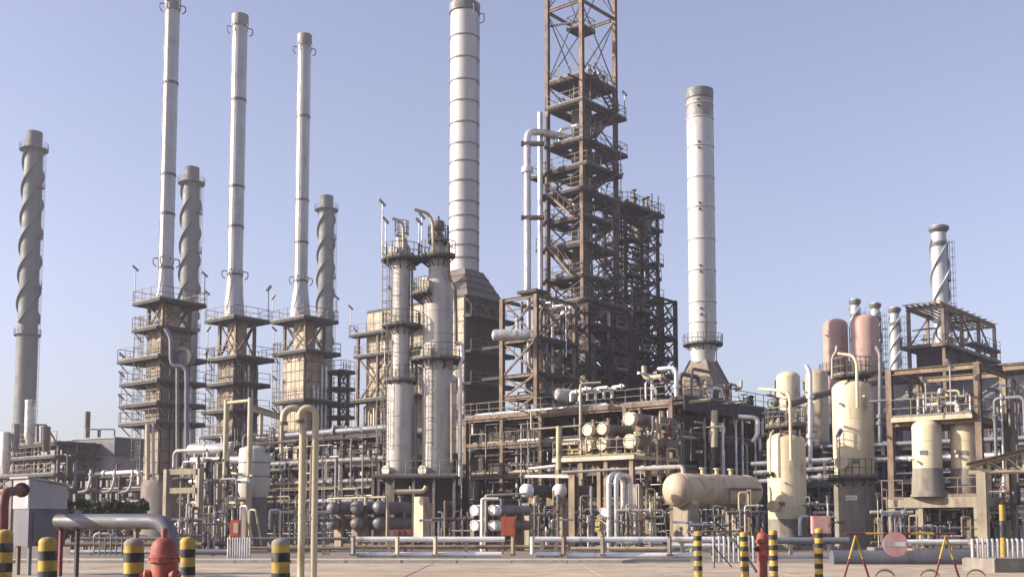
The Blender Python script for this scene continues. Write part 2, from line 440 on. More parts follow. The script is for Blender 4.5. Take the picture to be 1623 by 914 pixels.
def rack_pipes(parent, C, u0, u1, v0, v1, z, n, rr=(.06, .2), mats=None, axis='u', seed=0, drops=.35, zlo=0.):
    """a layer of parallel pipes lying on a rack level; some drop down at an end"""
    g = random.Random(seed); q = lambda u, v, zz: V3((C.x, C.y, 0)) + U*u + V*v + Z*zz
    a0, a1 = (v0, v1) if axis == 'u' else (u0, u1)
    pos = a0 + .15
    for i in range(n):
        r = g.uniform(*rr); pos = a0 + (a1-a0)*(i+.5)/n + g.uniform(-.05, .05)
        b0, b1 = (u0, u1) if axis == 'u' else (v0, v1)
        L = b1 - b0
        if g.random() < .45: b0 += L*g.random()*.45
        if g.random() < .45: b1 -= L*g.random()*.45
        zz = z + r + .02; mk = lambda b, zq: q(b, pos, zq) if axis == 'u' else q(pos, b, zq)
        path = [mk(b0, zz), mk(b1, zz)]
        if g.random() < drops: path = [mk(b0, max(zlo, z - g.uniform(1.2, 3.5)))] + path
        if g.random() < drops: path = path + [mk(b1, max(zlo, zz + g.choice((-1, -1, 1))*g.uniform(.8, 3.)))]
        m = M[g.choice(mats or PIPEMATS)]
        pipe(parent, path, r, m, flanges=g.choice((0, 0, 1, 2)))
        if g.random() < .25:
            b = b0 + (b1-b0)*g.random(); valve(parent, mk(b, zz), U if axis == 'u' else V, max(.06, r*.8), m, M[g.choice(('dkred', 'green', 'steel', 'black', 'yellow'))])
def clutter(parent, C, u0, u1, v0, v1, z0, z1, n, seed=0, mats=None, rr=(.04, .13), verticals=.4):
    """branch lines, risers, valves and hangers filling part of a process unit"""
    g = random.Random(seed); q = lambda u, v, zz: V3((C.x, C.y, 0)) + U*u + V*v + Z*zz
    for i in range(n):
        u, v, z = g.uniform(u0, u1), g.uniform(v0, v1), g.uniform(z0, z1)
        r = g.uniform(*rr); m = M[g.choice(mats or PIPEMATS)]
        k = g.random()
        if k < verticals:
            zb = z0 if g.random() < .6 else g.uniform(z0, z); zt_ = g.uniform(max(z, zb+1), z1+.4)
            path = [q(u, v, zb), q(u, v, zt_)]
            if g.random() < .7:
                du = g.choice((-1, 1))*g.uniform(.5, 3); path.append(q(u+du, v, zt_) if g.random() < .6 else q(u, v+du, zt_))
                if g.random() < .5: path.append(path[-1] - Z*g.uniform(.4, max(.6, (zt_-zb)*.8)))
        else:
            L = g.uniform(1.2, max(2., (u1-u0)*.4))
            path = [q(u, v, z), q(min(u1, u+L), v, z)] if g.random() < .65 else [q(u, v, z), q(u, min(v1, v+L), z)]
            if g.random() < .6: path.append(path[-1] + Z*g.uniform(-1.5, 1.5))
            if g.random() < .4: path.insert(0, path[0] + Z*g.uniform(-1.5, 1.0))
        path = [V3((p.x, p.y, max(.15, p.z))) for p in path]
        path = [p for j, p in enumerate(path) if j == 0 or (p - path[j-1]).length > .2]
        if len(path) < 2: continue
        pipe(parent, path, r, m, flanges=g.choice((0, 0, 1)))
        if g.random() < .3:
            a, b = path[0], path[1]; valve(parent, a + (b-a)*g.uniform(.2, .8), b-a, max(.05, r*.9), m, M[g.choice(('dkred', 'green', 'steel', 'black', 'yellow', 'dkred'))])
def ellip(r, h, up=True, n=6):
    """half-ellipse head profile from rim to crown"""
    return [(r*math.cos(R(90)*i/n), h*math.sin(R(90)*i/n)) for i in range(n+1)]
def manway(parent, p, d, r, mat):
    mb = MB(); mb.cyl(p - d*.35, p + d*.25, r*.8, n=14); mb.cyl(p + d*.25, p + d*.33, r, n=16); mb.cyl(p + d*.34, p + d*.42, r, n=16)
    return mb.build('manway', mat, parent)
def spots(parent, c, r, pts):
    pass
# ------------------------------------------------------------------ ground, road, kerb
KY = 41.3
g = MB()
g.add([V3((-3000,-200,0)), V3((3000,-200,0)), V3((3000,5000,0)), V3((-3000,5000,0))], [(0,1,2,3)])
tag(g.build('ground', M['sand']), kind='structure')
rmesh = MB(); rmesh.add([V3((-70, -60, .004)), V3((70, -60, .004)), V3((70, KY-.02, .004)), V3((-70, KY-.02, .004))], [(0,1,2,3)])
road = tag(rmesh.build('road', M['sand']), kind='structure')
slab_me = None
for j in range(6):
    y0, y1 = KY-.03 - (j+1)*3.8, KY-.03 - j*3.8
    for i in range(-4, 4):
        x0 = 2.4 + i*5.2; 
        if slab_me is None:
            s = MB(); s.box(V3((2.58, 1.885, .02)), V3((2.575,0,0)), V3((0,1.875,0)), V3((0,0,.02)))
            so_ = s.build('slab', M['road'], road); slab_me = so_.data; so_.location = (x0, y0, .006)
        else:
            so_ = bpy.data.objects.new('slab', slab_me); link(so_); so_.parent = road; so_.location = (x0, y0, .006 + rng.uniform(-.002, .003))
kerb = MB(); kerb.prism([V3((-60, KY+.31, 0)), V3((4.05, KY+.31, 0)), V3((4.7, KY+2.1, 0)), V3((-60, KY+2.1, 0))], .001, .145)
pave = tag(kerb.build('pavement', M['kerb']), kind='structure')
x = -24.
km = None
while x < 4.0:
    if km is None:
        k = MB(); k.box(V3((.99, .15, .08)), V3((.985,0,0)), V3((0,.15,0)), V3((0,0,.08))); ko = k.build('kerb_stone', M['kerb'], pave); km = ko.data
        km2 = km
    else: ko = bpy.data.objects.new('kerb_stone', km); link(ko); ko.parent = pave
    ko.location = (x, KY + rng.uniform(-.012, .012), rng.uniform(-.006, .012)); x += 2.0
# ------------------------------------------------------------------ pipes along the low barrier beyond the kerb
def low_line(label, cat, Y, py, x0, x1, r, mat, group='insulated lines on low sleepers beyond the kerb', flange=(), name='low_pipe', end=None):
    z = zt(py, Y); a, b = V3((P(x0, py, Y).x, Y, z)), V3((P(x1, py, Y).x, Y, z))
    t = thing(name, label, cat, V3(((a.x+b.x)/2, Y, 0)), group)
    mb = MB(); L = (b-a).length; n = max(1, int(L/5.5))
    mb.cyl(a, b, r, n=14); mb.build('cladding', mat, t)
    for i in range(1, n):
        p = a + (b-a)*((i + .2*(i % 3 - 1))/n); f = MB(); f.cyl(p - V3((.06,0,0)), p + V3((.06,0,0)), r*1.07, n=14); f.build('band', mat, t)
    k = max(2, int(L/4.5))
    for i in range(k):
        p = a + (b-a)*((i+.5)/k)
        s = MB(); s.box(V3((p.x, Y, (z-r)/2+.05)), V3((.07,0,0)), V3((0,r*.8,0)), V3((0,0,max(.04,(z-r)/2-.05)))); s.build('sleeper', M['concrete'], t)
    return t
low_line('silver insulated pipe along top of low barrier from red cabinet leftwards', 'pipe', 49.5, 854, 556, 800, .12, M['railpipe'])
low_line('silver insulated lower pipe just above the kerb, left of the red cabinet', 'pipe', 49.2, 878, 566, 795, .11, M['railpipe'])
low_line('short upper silver pipe between two olive posts right of the red cabinet', 'pipe', 49.5, 854, 848, 892, .12, M['railpipe'])
low_line('short lower silver pipe between olive posts right of the red cabinet', 'pipe', 49.2, 878, 850, 893, .11, M['railpipe'])
low_line('long silver upper pipe running below the cream drum towards hydrant', 'pipe', 49.5, 854, 898, 1142, .12, M['railpipe'])
low_line('long silver lower pipe running on the ground below the cream drum', 'pipe', 49.2, 880, 898, 1100, .13, M['railpipe'])
low_line('silver middle pipe crossing behind the striped posts below cream drum', 'pipe', 50.4, 864, 1062, 1150, .10, M['railpipe'])
low_line('grey upper pipe right of the small hydrant behind striped post', 'pipe', 49.5, 856, 1222, 1345, .15, M['pipegrey'])
low_line('grey lower pipe right of the small hydrant behind striped post', 'pipe', 48.5, 884, 1205, 1330, .14, M['pipegrey'])
low_line('thin silver pipe behind the round no-entry disc', 'pipe', 50.6, 858, 1418, 1540, .11, M['railpipe'])
low_line('tan pipe lying between the two silver barrier pipes', 'pipe', 51.2, 866, 545, 900, .09, M['steel2'])
low_line('grey pipe on the ground left of the two cream vent pipes', 'pipe', 49.5, 874, 250, 365, .13, M['pipegrey'])
low_line('thin dark upper pipe behind the two cream vent pipes', 'pipe', 50.0, 853, 396, 552, .07, M['greysteel'])
low_line('thin pale lower pipe behind the two cream vent pipes', 'pipe', 50.0, 868, 398, 560, .08, M['steel2'])
low_line('tan pipe on the ground below the row of exchanger legs', 'pipe', 51.0, 869, 905, 1060, .09, M['tan'])
low_line('dark upper pipe behind the legs of the thick grey pipe', 'pipe', 51.5, 853, 118, 300, .08, M['greysteel'])
low_line('brown middle pipe behind the legs of the thick grey pipe', 'pipe', 52.0, 862, 100, 320, .10, M['steel2'])
low_line('pale lower pipe behind the legs of the thick grey pipe', 'pipe', 51.0, 874, 112, 246, .10, M['silver2'])
low_line('dark grey pipe on the ground between kerb end and first slim striped post', 'pipe', 44.6, 889, 992, 1094, .10, M['maingrey'])
low_line('grey pipe stub on the ground behind the small red hydrant', 'pipe', 43.8, 891, 1128, 1225, .09, M['pipegrey'])
low_line('thick blue-grey main lying on the ground behind the striped trestle', 'pipe', 40.2, 886, 1318, 1548, .33, M['maingrey'], None)
for i, (px, mt, lb) in enumerate(((813, 'steel2', 'olive upright of the low pipe barrier next to red cabinet'), (843, 'galv', 'pale upright of the low pipe barrier right of red cabinet'),
        (893, 'steel', 'brown upright of low pipe barrier below concrete exchanger pier'), (630, 'creampipe', 'cream upright of low pipe barrier below the tall pale columns'),
        (690, 'creampipe', 'cream upright of low pipe barrier below the thick column skirt'), (955, 'concrete', 'concrete upright of low pipe barrier below the twin hoop pipes'),
        (1061, 'greysteel', 'grey upright of low pipe barrier left of the first striped post'), (560, 'greysteel', 'grey upright at the left end of the silver barrier pipe'))):
    p = P(px, 850, 49.0); t = thing('barrier_post', lb, 'post', V3((p.x, 49.0, 0)), 'uprights of the low pipe barrier')
    mb = MB(); mb.bar(V3((p.x, 49.0, .1)), V3((p.x, 49.0, .92)), .14, .12); mb.build('upright', M[mt], t)
    mb = MB(); mb.box(V3((p.x, 49.0, .15)), V3((.14,0,0)), V3((0,.12,0)), V3((0,0,.03))); mb.build('base_plate', M[mt], t)
    mb = MB(); mb.box(V3((p.x, 49.0, .93)), V3((.085,0,0)), V3((0,.08,0)), V3((0,0,.012))); mb.build('cap', M[mt], t)
def pickets(label, x0, x1, ytop, ybot, Y, n, mat, w):
    a, b = P(x0, ytop, Y), P(x1, ytop, Y); zb = max(.05, zt(ybot, Y)); z = a.z
    t = thing('picket_barrier', label, 'barrier', V3(((a.x+b.x)/2, Y, 0)), 'barriers of upright tubes along the road')
    for i in range(n):
        x = a.x + (b.x-a.x)*(i+.5)/n; mb = MB()
        mb.lathe(V3((x, Y, zb)), Z, [(w/2, 0), (w/2, z-zb-.05), (w*.3, z-zb), (.001, z-zb+.01)], 8); mb.build('picket', mat, t)
    for zz in (zb + (z-zb)*.18, zb + (z-zb)*.82):
        mb = MB(); mb.box(V3(((a.x+b.x)/2, Y+w*.55, zz)), V3(((b.x-a.x)/2,0,0)), V3((0,.02,0)), V3((0,0,.035))); mb.build('rail', mat, t)
pickets('pale ribbed barrier panel below the small orange sign board', 360, 398, 851, 888, 43.6, 10, M['galv'], .075)
pickets('white tube barrier behind the black hose and small hydrant', 1128, 1205, 849, 898, 42.5, 10, M['galv'], .12)
pickets('white tube barrier beside the dark concrete block at far right', 1537, 1640, 853, 896, 39.5, 13, M['galv'], .12)
pickets('low pale rail barrier under the thick grey pipe at left', 145, 216, 850, 882, 50.5, 8, M['greysteel'], .06)

# ------------------------------------------------------------------ striped bollards
def bollard(label, px, ptop, Y, r, zb_vis, bands, capmat, group):
    p = P(px, ptop, Y); H = p.z
    t = thing('striped_bollard', label, 'bollard', V3((p.x, Y, .03)), group)
    mb = MB(); mb.lathe(V3((p.x, Y, .03)), Z, [(r, 0), (r, H-.03-r*.55)], 20, cap=False); mb.build('post', M['yellow'], t)
    mb = MB(); mb.lathe(V3((p.x, Y, H-r*.55)), Z, [(r*1.01, -.02), (r, 0), (r*.93, r*.2), (r*.7, r*.42), (r*.35, r*.53), (.001, r*.56)], 20, cap=False); mb.build('cap', capmat, t)
    z = H - bands[0]; k = 0
    while z - bands[1] > .1:
        mb = MB(); mb.lathe(V3((p.x, Y, z-bands[1])), Z, [(r, 0), (r+.003, .001), (r+.003, bands[1]-.001), (r, bands[1])], 20, cap=False); mb.build('band', M['black'], t); z -= bands[1] + bands[2]; k += 1
    t.rotation_euler = (R(rng.uniform(-1.1, 1.1)), R(rng.uniform(-1.3, 1.3)), 0)
    return t
gl = 'thick striped bollards near the left hydrant'
for lb, px, pt_, Y, r in (('thick yellow and black bollard cut off by the left edge, below red pipe', 8, 838, 13.6, .098),
        ('thick yellow and black bollard in front of the grey cabinet', 80, 850, 13.4, .104), ('thick yellow and black bollard just left of the large red hydrant', 215, 852, 13.0, .112),
        ('yellow and black bollard right behind the large red hydrant', 300, 850, 15.2, .098), ('yellow and black bollard standing alone left of the cream vent pipes', 448, 852, 13.2, .104)):
    bollard(lb, px, pt_, Y, r, 0, (.165, .108, .125), M['concrete'] if px in (448, 215) else M['yellow'], gl)
gr = 'slim striped bollards near the right hydrant'
for lb, px, pt_, Y, r in (('slim yellow and black post below the cream horizontal drum', 1106, 841, 27.5, .098), ('slim yellow and black post left of the small red hydrant', 1180, 842, 27.8, .1),
        ('slim yellow and black post touching the right of small red hydrant', 1225, 839, 26.6, .1), ('slim yellow and black post left of the striped trestle', 1296, 836, 26.8, .096)):
    bollard(lb, px, pt_, Y, r, 0, (.115, .115, .125), M['yellow'], gr)
p = P(1588, 799, 38.0); t = thing('striped_post', 'tall yellow and black post rising behind the concrete block at right', 'post', V3((p.x, 38, 0)))
for i, (za, zb, mt) in enumerate(((.3, 1.0, 'yellow'), (1.0, 1.56, 'black'), (1.56, p.z, 'yellow'))):
    mb = MB(); mb.cyl(V3((p.x, 38, za)), V3((p.x, 38, zb)), .095 + .001*(i == 1), n=14); mb.build('band', M[mt], t)
mb = MB(); mb.cyl(V3((p.x, 38, 0)), V3((p.x, 38, .3)), .093, n=14); mb.build('post', M['black'], t)

# ------------------------------------------------------------------ hydrants
def hydrant(label, px, ptop, Y, sc, lean=0):
    p = P(px, ptop, Y); H = p.z; b = V3((p.x, Y, .03)); s = sc
    t = thing('fire_hydrant', label, 'hydrant', b, 'red fire hydrants by the road')
    mb = MB(); mb.lathe(b, Z, [(.2*s, 0), (.2*s, .04), (.135*s, .05), (.135*s, H*.38), (.17*s, H*.385), (.17*s, H*.42), (.155*s, H*.43), (.165*s, H*.56), (.165*s, H*.66), (.16*s, H*.70), (.205*s, H*.705), (.205*s, H*.735)], 24); mb.build('barrel', M['red'], t)
    for i in range(8):
        a = i*R(45); q = b + V3((math.cos(a)*.197*s, math.sin(a)*.197*s, H*.72)); mb = MB(); mb.cyl(q, q+Z*.03*s, .016*s, n=6); mb.build('bolt', M['dkred'], t)
    mb = MB(); mb.lathe(b + Z*(H*.738), Z, [(.19*s, 0), (.19*s, .03), (.178*s, .034), (.176*s, .08), (.165*s, .13), (.143*s, .17), (.11*s, .2), (.07*s, .217), (.04*s, .222), (.04*s, H*.262-.035), (.001, H*.262-.033)], 28); bo = mb.build('bonnet', M['red'], t)
    for d, k, rr in ((V3((-.95,-.3,0)), .60, .07), (V3((.85,-.5,0)), .60, .07), (V3((.15,-.98,0)), .52, .095)):
        d.normalize(); c = b + Z*(H*k); mb = MB()
        mb.lathe(c, d, [(rr*.8*s, .08*s), (rr*.8*s, .17*s), (rr*1.15*s, .172*s), (rr*1.15*s, .235*s), (rr*.9*s, .25*s), (rr*.35*s, .255*s), (rr*.35*s, .30*s)], 14); mb.build('outlet', M['black'] if (k == .60 and d.x < 0 and sc < .835) else M['red'], t)
    return t
hydrant('large red fire hydrant between two bollards at lower left', 261, 836, 12.6, .84)
hydrant('small red fire hydrant with black side outlet at lower right', 1208, 836, 28.0, .83)
# hose from the tripod rods near the right hydrant
pth = [P(1133, 826, 30), P(1150, 842, 30), P(1172, 868, 29.6), P(1184, 884, 29.2), P(1199, 905, 28.8)]
mb = MB(); mb.tube(fillet(pth, 1.0, 6), .035, 8); tag(mb.build('rubber_hose', M['rubber']), 'thick black rubber hose slanting down to the small red hydrant', 'hose')
for lb, a, b in (('thin upright black rod in front of the white tube barrier', (1131, 828, 31), (1132, 900, 31)), ('thin slanting black rod crossing the white tube barrier', (1132, 866, 31), (1160, 898, 31))):
    mb = MB(); a, b = P(*a), P(*b); b.z = max(b.z, .02); mb.cyl(b, a, .017, .015, 8); mb.lathe(a, Z, [(.017, 0), (.03, .01), (.03, .03), (.001, .04)], 8); tag(mb.build('steel_rod', M['black']), lb, 'rod')

# ------------------------------------------------------------------ striped trestle with the round disc
Y = 27.6
a, b = P(1340, 845, Y), P(1515, 846, Y)
t = thing('striped_trestle', 'red and yellow striped trestle barrier with A-shaped legs', 'barrier', V3(((a.x+b.x)/2, Y, .03)))
segs = [(1340, 1371, 'dkred'), (1371, 1400, 'yellow'), (1400, 1443, 'dkred'), (1443, 1480, 'yellow'), (1480, 1515, 'dkred')]
for x0, x1, mt in segs:
    mb = MB(); q0, q1 = P(x0, 845, Y), P(x1, 845, Y); q0.z = q1.z = a.z; mb.cyl(q0, q1, .03, n=12); mb.build('rail', M[mt], t)
for px in (1356, 1499):
    top = P(px, 848, Y)
    for dx in (-.36, .36):
        f = V3((top.x+dx, Y + (.1 if dx > 0 else -.1), .03)); d = f - top
        for i, (t0, t1, mt) in enumerate(((0, .5, 'yellow'), (.5, 1, 'dkred'))):
            mb = MB(); mb.cyl(top + d*t0, top + d*t1, .027, n=10); mb.build('leg', M[mt], t)
c = P(1419, 862, Y-.06)
t = thing('round_sign', 'faded red round no-entry disc with white bar on striped trestle', 'sign', V3((c.x, c.y, .9)))
mb = MB(); mb.cyl(V3((c.x, c.y, c.z)), V3((c.x, c.y-.02, c.z)), .3, n=40); mb.build('disc', M['fadedred'], t)
mb = MB(); mb.box(V3((c.x-.02, c.y-.024, c.z+.005)), V3((.265,0,0)), V3((0,.003,0)), V3((0,0,.055))); mb.build('bar', M['white'], t)
mb = MB(); mb.box(V3((c.x, c.y+.03, c.z+.24)), V3((.03,0,0)), V3((0,.025,0)), V3((0,0,.05))); mb.build('clamp', M['greysteel'], t)

# ------------------------------------------------------------------ concrete block, hoops at right
p = P(1576, 886, 33.0); C0 = V3((p.x, 33, 0)); mb = MB()
q = [C0, C0 + V3((2.4, .5, 0)), C0 + V3((2.2, 2.0, 0)), C0 + V3((-.5, 1.1, 0))]
mb.prism(q, .01, p.z); t = thing('concrete_block', 'dark grey concrete block at the lower right edge', 'block', C0); mb.build('body', M['concrete'], t)
mb = MB(); cc = sum(q, V3((0,0,0)))/4; mb.prism([cc + (v-cc)*.97 for v in q], p.z+.001, p.z+.03); mb.build('top_slab', M['concrete'], t)
mb = MB(); 
for v in q: mb.cyl(v + (cc-v)*.1 + Z*p.z, v + (cc-v)*.1 + Z*(p.z+.07), .02, n=6)
mb.build('anchor', M['steel'], t)
for px, lb in ((1402, 'small brown half-buried pipe hoop under the round disc'), (1473, 'small brown pipe hoop between the trestle legs'), (1546, 'small brown pipe hoop left of the dark concrete block')):
    c = P(px, 905, 30.5); c.z = 0; mb = MB()
    mb.tube([c + V3((math.cos(a)*.26, 0, math.sin(a)*.22)) for a in (math.pi*i/14 for i in range(15))], .03, 8)
    o = mb.build('pipe_hoop', M['steel2']); tag(o, lb, 'hoop', 'low pipe hoops along the road')

# ------------------------------------------------------------------ cabinet, red pipe and thick grey pipe at left
Y = 31.
C0 = P(45, 832, Y); C0.z = 0
a_ = -along(C0, -U, 22, 2.0); a_ = abs(a_); b_ = along(C0, V, 105, 2.0)
t = thing('grey_cabinet', 'large grey sheet-metal cabinet on legs beside red pipe at left', 'cabinet', C0)
z0, z1, z2, z3 = zt(865, Y), zt(806, Y), zt(758, Y), zt(770, Y+b_*.766)
mb = MB(); mb.uv(C0, -a_, 0, 0, b_, z0, z1); mb.build('lower_body', M['greyboxd'], t)
mb = MB(); q = lambda u, v, z: C0 + U*u + V*v + Z*z
vs_ = [q(-a_-.02, -.02, z1+.01), q(.02, -.02, z1+.01), q(.02, b_+.02, z1+.01), q(-a_-.02, b_+.02, z1+.01), q(-a_-.02, -.02, z2), q(.02, -.02, z2), q(.02, b_+.02, z3), q(-a_-.02, b_+.02, z3)]
mb.add(vs_, [(3,2,1,0), (4,5,6,7), (0,1,5,4), (1,2,6,5), (2,3,7,6), (3,0,4,7)]); mb.build('upper_body', M['greybox'], t)
mb = MB(); vs_ = [q(-a_-.1, -.1, z2+.012), q(.08, -.1, z2+.012), q(.08, b_+.1, z3+.012), q(-a_-.1, b_+.1, z3+.012)]; vs_ += [v + Z*.05 for v in vs_]
mb.add(vs_, [(3,2,1,0), (4,5,6,7), (0,1,5,4), (1,2,6,5), (2,3,7,6), (3,0,4,7)]); mb.build('lid', M['greybox'], t)
for u, v in ((-.12, .12), (-a_+.12, .12), (-.12, b_-.12), (-a_+.12, b_-.12)):
    mb = MB(); mb.bar(q(u, v, 0), q(u, v, z0), .09); mb.build('leg', M['greysteel'], t)
mb = MB(); mb.bar(q(-.08, -.028, z1+.03), q(-.08, -.028, z2-.03), .13, .02); mb.build('trim', M['white'], t)
mb = MB(); mb.uv(C0, .003, .03, b_*.12, b_*.88, z0+.12, z1-.1); mb.build('access_panel', M['greyboxd'], t)
mb = MB(); mb.uv(C0, .03, .06, b_*.78, b_*.82, z0+.45, z0+.6); mb.build('handle', M['steel'], t)
Yr = 29.
t = thing('red_fire_pipe', 'dull red fire-water pipe rising and bending at the left edge', 'pipe', V3((P(6, 832, Yr).x, Yr, 0)))
pa = [P(3, 930, Yr), P(6, 780, Yr), P(34, 776, Yr+1.5)]; pa[0].z = 0
pipe(t, pa, .125, M['dkred'], .38, n=14)
mb = MB(); qd = (pa[2]-pa[1]).normalized(); mb.cyl(pa[2], pa[2]+qd*.07, .2, n=16); mb.build('flange', M['black'], t)
mb = MB(); mb.cyl(V3((pa[0].x, Yr, 1.2)), V3((pa[0].x, Yr, 1.28)), .2, n=16); mb.build('flange', M['dkred'], t)
t = thing('thick_grey_pipe', 'thick grey pipe on posts with elbow turning down behind large hydrant', 'pipe', V3((P(180, 832, 30).x, 30, 0)))
pa = [P(92, 826, 30.5), P(272, 826, 29.0), P(275, 930, 29.0)]; pa[1].z = pa[0].z; pa[2] = V3((pa[1].x, pa[1].y, .02))
pipe(t, pa, .205, M['maingrey'], .62, n=18)
for px, mt in ((97, 'dkred'), (123, 'steeld'), (216, 'steel2')):
    k = (px-92)/180; y = 30.5-1.5*k; x = P(px, 840, y).x; mb = MB(); mb.bar(V3((x, y, 0)), V3((x, y, pa[0].z-.2 + (.1 if px == 97 else 0))), .09); mb.build('support_post', M[mt], t)
    mb = MB(); mb.box(V3((x, y, pa[0].z-.2)), V3((.05,0,0)), V3((0,.2,0)), V3((0,0,.03))); mb.build('saddle', M[mt], t)
f = MB(); f.cyl(pa[0]+V3((.5,0,0)), pa[0]+V3((.58,0,0)), .29, n=18); f.build('flange', M['pipegrey'], t)

# ------------------------------------------------------------------ cream vent pipes near the road
Y = 22.5
for lb, xm, xl, top, w in (('left of two tall cream gooseneck vent pipes beside striped bollard', 479, 461, 641, 11.), ('right of two tall cream gooseneck vent pipes beside striped bollard', 499, 488, 641, 11.)):
    a = P(xm, 760, Y); xt = P(xm+3, 650, Y).x; r = w/2*mpp(Y); zt_ = zt(top, Y) - r
    t = thing('vent_pipe', lb, 'vent pipe', V3((a.x, Y, .03)), 'tall cream vent pipes near the road')
    rb = .19 if xm == 479 else .15
    path = [V3((a.x, Y, .03)), V3((a.x, Y, zt_-rb))] + [V3((a.x - rb + math.cos(t_)*rb, Y - .02*t_, zt_-rb+math.sin(t_)*rb)) for t_ in (math.pi*i/10 for i in range(1, 11))] + [V3((a.x-2*rb, Y-.07, zt_-rb-.12))]
    mb = MB(); mb.tube(path, r, 14); mb.build('riser', M['creampipe'], t)
    mb = MB(); mb.cyl(path[-1]-Z*.03, path[-1]+Z*.03, r*1.35, n=14); mb.build('mouth_flange', M['steel'], t)
    for zz in (1.6, 3.0):
        mb = MB(); mb.cyl(V3((a.x, Y, zz)), V3((a.x, Y, zz+.03)), r*1.12, n=14); mb.build('weld_collar', M['creampipe'], t)
# ------------------------------------------------------------------ straked stacks far behind
def straked_stack(label, pxb, pyb, pxt, pyt, Y, wt, wb, plat, mid=None, group='grey spiral-straked stacks behind the heaters', mats=('strake', 'strakefin'), pitch=5.0, cap=True, starts=3, fin=.13):
    b = P(pxb, pyb, Y); b.z = 0; zT = zt(pyt, Y); rt, rb = wt/2*mpp(Y)*1.0, wb/2*mpp(Y)
    zp = zt(plat, Y) if plat else zT - 2*rt
    t = thing('straked_stack', label, 'chimney stack', b, group)
    zm = zt(mid, Y) if mid else zp*.35
    rr = lambda z: rb if z < zm else rb*.93 + (rt - rb*.93)*(z-zm)/(zp-zm)
    mb = MB(); prof = [(rb, 0), (rb, zm), (rb*.93, zm+.05)] + [(rr(z), z) for z in span(zm+1, zp, 6)]
    mb.lathe(b, Z, prof, 28, cap=False); mb.build('shaft', M[mats[0]], t)
    mb = MB(); mb.lathe(b, Z, [(rt*.98, zp), (rt*.90, zp+.2), (rt*.90, zT), (rt*.8, zT), (rt*.8, zT-1.5)], 24, cap=False); mb.build('rim', M['strakefin' if mats[0] == 'strake' else mats[0]], t)
    if not plat:
        for zc_, k_ in ((zT-.35, 1.28), (zT-2.2, 1.14)):
            mb = MB(); mb.lathe(b, Z, [(rt*.9, zc_-.5), (rt*k_, zc_-.12), (rt*k_, zc_+.2), (rt*.92, zc_+.22)], 24, cap=False); mb.build('crown', M['greysteel'], t)
    z0s = zm + 2
    for k in range(starts):
        vs, fs = [], []; nz = 90
        for i in range(nz+1):
            z = z0s + (zp-z0s)*i/nz; a = 2*math.pi*(z-z0s)/(pitch*2*rt) + k*2*math.pi/starts
            for r_, dz in ((rr(z)*.99, -.10), (rr(z)+2*rt*fin, -.06), (rr(z)+2*rt*fin, .06), (rr(z)*.99, .10)):
                vs.append(b + V3((math.cos(a)*r_, math.sin(a)*r_, z+dz)))
        for i in range(nz):
            for j in range(3): fs.append((i*4+j, i*4+j+1, i*4+5+j, i*4+4+j))
        mb = MB(); mb.add(vs, fs); mb.build('strake', M[mats[1]], t)
    if plat: ring_deck(t, b, rt*.95, rt*1.6, zp, n=20)
    if mid: ring_deck(t, b, rb*.97, rb*1.25, zm, n=20)
    ladder(t, b + V3((rb*.96, -.35, 0)), 3, zp, V3((.95,-.3,0)).normalized(), True, M['greysteel'])
    for i in range(3):
        z = zm + (zp-zm)*(.25+.27*i); ring_deck(t, b, rr(z), rr(z)*1.32, z, R(-40), R(10), n=5, brackets=False)
    return t
straked_stack('leftmost grey stack with spiral strakes, alone near the left edge', 41, 600, 50, 210, 200, 28, 33, 238, 531)
straked_stack('grey spiral-straked stack between the two left silver heater stacks', 298, 520, 304, 266, 219, 27, 31, 291, 522)
straked_stack('shortest grey spiral-straked stack right of third silver heater stack', 515, 520, 518, 311, 238, 24, 26, 333, 560)

# ------------------------------------------------------------------ plain stacks
def tall_stack(t, b, prof, mat, rings, Y, lugs=None, ladder_at=None, n=32, ringmat=None, rh=.12):
    """prof: list of (photo y, half width px); rings: photo y of flange rings"""
    s = mpp(Y); pr = [(w*s, zt(py, Y)) for py, w in prof]
    b = V3((b.x, b.y, 0))
    top = pr[-1]
    mb = MB(); mb.lathe(b, Z, pr + [(top[0]*.88, top[1]), (top[0]*.88, top[1]-2.5)], n, cap=False); sh = mb.build('shaft', mat, t)
    mb = MB(); mb.lathe(b, Z, [(top[0], top[1]-1.2), (top[0]*1.13, top[1]-1.0), (top[0]*1.13, top[1]+.04), (top[0]*.9, top[1]+.05)], n, cap=False)
    if n == 32: mb.build('cap', M['soot'], t)
    def rad(z):
        for (r0, z0), (r1, z1) in zip(pr[:-1], pr[1:]):
            if z0 <= z <= z1: return r0 + (r1-r0)*(z-z0)/max(1e-6, z1-z0)
        return pr[-1][0]
    for py in rings:
        z = zt(py, Y); r = rad(z); mb = MB()
        mb.lathe(b, Z, [(r*.99, z-rh), (r*1.07, z-rh), (r*1.07, z+rh), (r*.99, z+rh)], n, cap=False); mb.build('flange_ring', ringmat or M['greysteel'], t)
    if lugs:
        for py in lugs:
            z = zt(py, Y); r = rad(z)
            for k in range(6):
                a = R(20 + k*60); d = V3((math.cos(a), math.sin(a), 0)); mb = MB()
                mb.tube(fillet([b + d*r*.98 + Z*z, b + d*(r+.5) + Z*z, b + d*(r+.5) + Z*(z-.55), b + d*(r+.2) + Z*(z-.75)], .2), .055, 5); mb.build('lifting_lug', M['greysteel'], t)
    if ladder_at is not None:
        d = V3((math.cos(ladder_at), math.sin(ladder_at), 0)); r = pr[0][0]
        ladder(t, b + d*(rad(pr[1][1])+.12), pr[0][1], pr[-1][1]-1, d, False, M['greysteel'])
    return sh, rad

